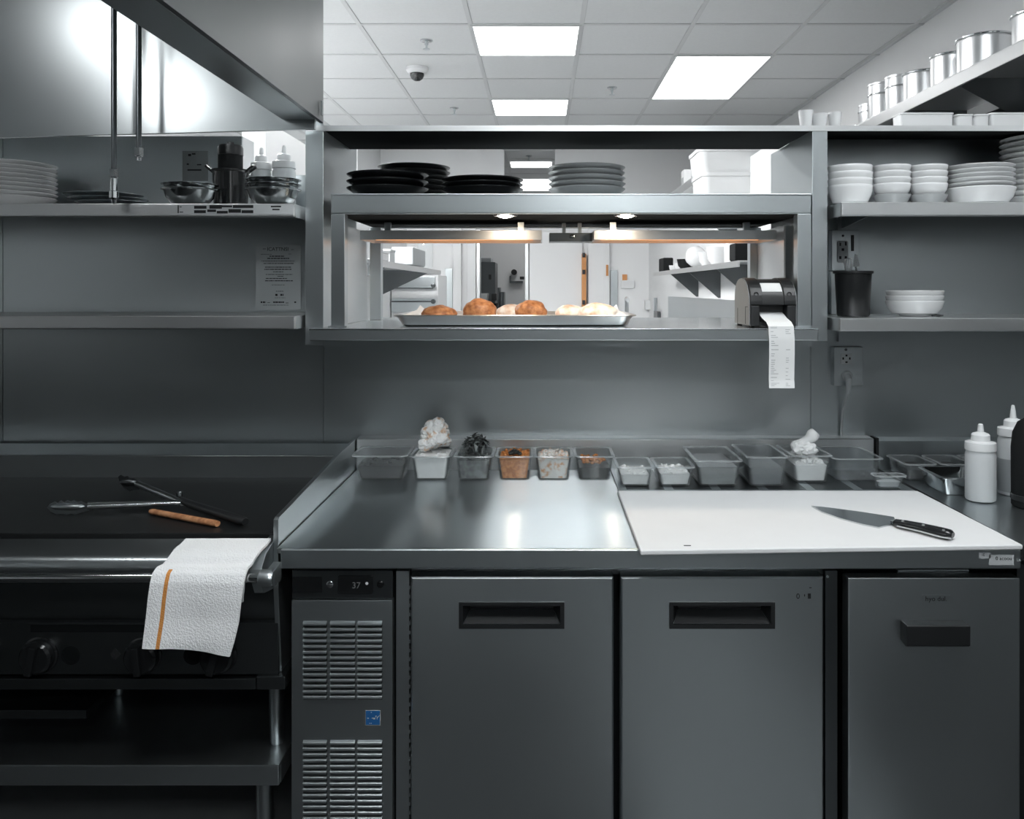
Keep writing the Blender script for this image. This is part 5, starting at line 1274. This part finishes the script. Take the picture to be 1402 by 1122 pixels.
m = MB(); m.blob((0, 0, .07), (.07, .07, .07), 3, .05, 2, 3, squash=-.9); o = m.build('wrapped_bundle', M['wplast']); o.location = (1.01, 1.01*F/(953-CX), rz_+.005); tag(o, 'round white wrapped bundle on the bowl shelf', 'bundle')
far_bowl('white bowl beside the wrapped bundle', 968, .055, .085, 'ceram', 'soup_bowl', 1.0)
far_bowl('larger white bowl in front of the white bottle', 983, .07, .105, 'ceram', 'soup_bowl', 1.02)
m = MB(); m.lathe([(0, .001), (.03, .001), (.032, .01), (.032, .09), (.02, .11), (.012, .115), (.012, .13), (0, .13)], (0, 0, 0), 20); o = m.build('white_bottle', M['wplast']); o.location = (1.0, 1.0*F/(1000-CX), rz_+.0006); tag(o, 'white bottle at the near end of the bowl shelf', 'bottle')
fbox('storage_bin', 'black bin at the near end of the bowl shelf', 'bin', 1006, 1034, 333, 4.02, 'black_m', rz_, .12, None, .008)
t = thing('sink', 'steel sink with a high back under the bowl shelf', 'sink', (.98, 7.9, 0))
yy = 7.6
m = MB(); m.box(X(889, yy)-.25, 1.128, yy, 8.3, .86, .90, .01); m.build('deck', M['steel'], t)
for lx_ in (.95, 1.1):
    m = MB(); m.cyl((lx_, 8.1, .001), (lx_, 8.1, .859), .02, 10); m.build('leg', M['steel'], t)
m = MB(); m.box(X(895, 8.28), 1.128, 8.26, 8.29, .905, Z(408, 8.28), .004); m.build('back_splash', M['steel'], t)
m = MB(); m.box(X(896, 8.2), X(950, 8.2)-.35, 8.0, 8.25, .905, Z(426, 8.2)); m.build('basin', M['steel_dark'], t)
m = MB(); xx = X(861, 7.7); m.tube([(xx, 7.9, .901), (xx, 7.9, Z(412, 7.9)), (xx, 7.88, Z(409, 7.9)), (xx, 7.8, Z(411, 7.8))], .02, 10); m.build('faucet', M['steel_smooth'], t)
m = MB(); m.box(1.121, 1.1295, 4.2, 7.5, 1.05, Z(408, 6.2)); o = m.build('splash_sheet', M['steel']); struct(o); o.name = 'trim_12'
m = MB(); m.lathe([(0, .001), (.045, .001), (.047, .02), (.047, .14), (.02, .17), (.015, .2), (0, .2)], (0, 0, 0), 20); o = m.build('soap_bottle', M['wplast']); o.location = (X(887, 7.75), 7.75, .901); tag(o, 'white soap bottle standing on the sink deck', 'bottle')
fbox('storage_bin', 'white soap dispenser on the wall by the sink', 'dispenser', 884, 891, 411, YF-.12, 'wplast', fz(424), .119)
# white bins on a high steel shelf, with an open shelf beyond them
t = thing('high_shelf', 'steel shelf high on the partition carrying the stacked white bins', 'shelf', (1.1, 5.0, 1.9))
m = MB(); m.box(.93, 1.129, 4.45, 5.25, 1.90, 1.915, .002); m.build('board', M['steel_bright'], t)
m = MB(); m.prism([(.95, 1.8995), (1.129, 1.8995), (1.129, 1.75), (1.12, 1.75), (.95, 1.885)], 'y', 4.9, 4.91); m.build('bracket', M['steel_dark'], t)
yy = 4.6
def bin_(label, a, b, c, d, y):
    t = thing('white_bin', label, 'bin', (X((a+b)/2, y), y+.2, Z(d, y)), 'white bins above the pass')
    m = MB(); xa_, xb_, z0, z1 = X(a, y), X(b, y), Z(d, y), Z(c, y)
    w, dd_, cx_, cy_ = xb_-xa_, .34, (xa_+xb_)/2, y+.17
    m.loft([rrect(w*.93, dd_*.93, .04, 5, cx_, cy_, z0), rrect(w*.97, dd_*.97, .045, 5, cx_, cy_, z0+.02), rrect(w, dd_, .045, 5, cx_, cy_, z1-.02)]); m.build('body', M['wplast'], t)
    m = MB(); m.loft([rrect(w+.012, dd_+.012, .05, 5, cx_, cy_, z1-.0195), rrect(w+.014, dd_+.014, .05, 5, cx_, cy_, z1)]); m.build('rim', M['wplast'], t)
zsh = 1.9155
bin_('lower white bin above the pass', 962, 1062, 236, CY-(zsh+.0005-EYE)*F/yy, yy)
bin_('upper white bin stacked above the pass', 958, 1086, 202, 235.4, yy)
t = thing('open_shelf', 'slanting open steel shelf beyond the white bins above the pass', 'shelf', (1.0, 5.7, 2.14))
m = MB(); m.box(.9, 1.129, 4.99, 6.4, 2.15-.004, 2.15, .001); m.box(.9, .91, 4.99, 6.4, 2.15-.05, 2.147, .002); m.build('board', M['steel_bright'], t)
m = MB(); m.prism([(.92, 2.1455), (1.129, 2.1455), (1.129, 1.98)], 'y', 5.3, 5.31); m.build('bracket', M['steel_dark'], t)
for k, (yy, w, h, mat, lab) in enumerate(((5.95, .07, .17, 'wplast', 'white carton at the deep end of the open shelf'), (5.55, .12, .2, 'label', 'grey carton in the middle of the open shelf'), (5.2, .09, .17, 'wplast', 'pale carton next to the white bins'))):
    m = MB(); m.box(1.0, 1.0+w, yy, yy+.12, 2.1505, 2.1505+h, .006); m.mi = 1; m.box(.9995, .9999, yy+.02, yy+.1, 2.17, 2.2+h*.4); o = m.build('carton', [M[mat], M['grey_pl']], None, (1.0+w/2, yy+.06, 2.1505)); tag(o, lab, 'carton', 'cartons on the open shelf')

# ------------------------------------------------------------------ world and view
w = bpy.data.worlds.new('world'); SC.world = w; w.use_nodes = True
w.node_tree.nodes['Background'].inputs[0].default_value = (.5, .55, .58, 1); w.node_tree.nodes['Background'].inputs[1].default_value = .02
vs = SC.view_settings
vs.view_transform = 'Standard'; vs.look = 'None'; vs.gamma = 1; vs.use_curve_mapping = False; vs.exposure = 0.40
SC.display_settings.display_device = 'sRGB'
cy_ = SC.cycles
cy_.max_bounces = 10; cy_.diffuse_bounces = 4; cy_.glossy_bounces = 5; cy_.transparent_max_bounces = 16; cy_.sample_clamp_indirect = 4.0
cy_.caustics_reflective = True; cy_.caustics_refractive = False
cy_.use_denoising = True
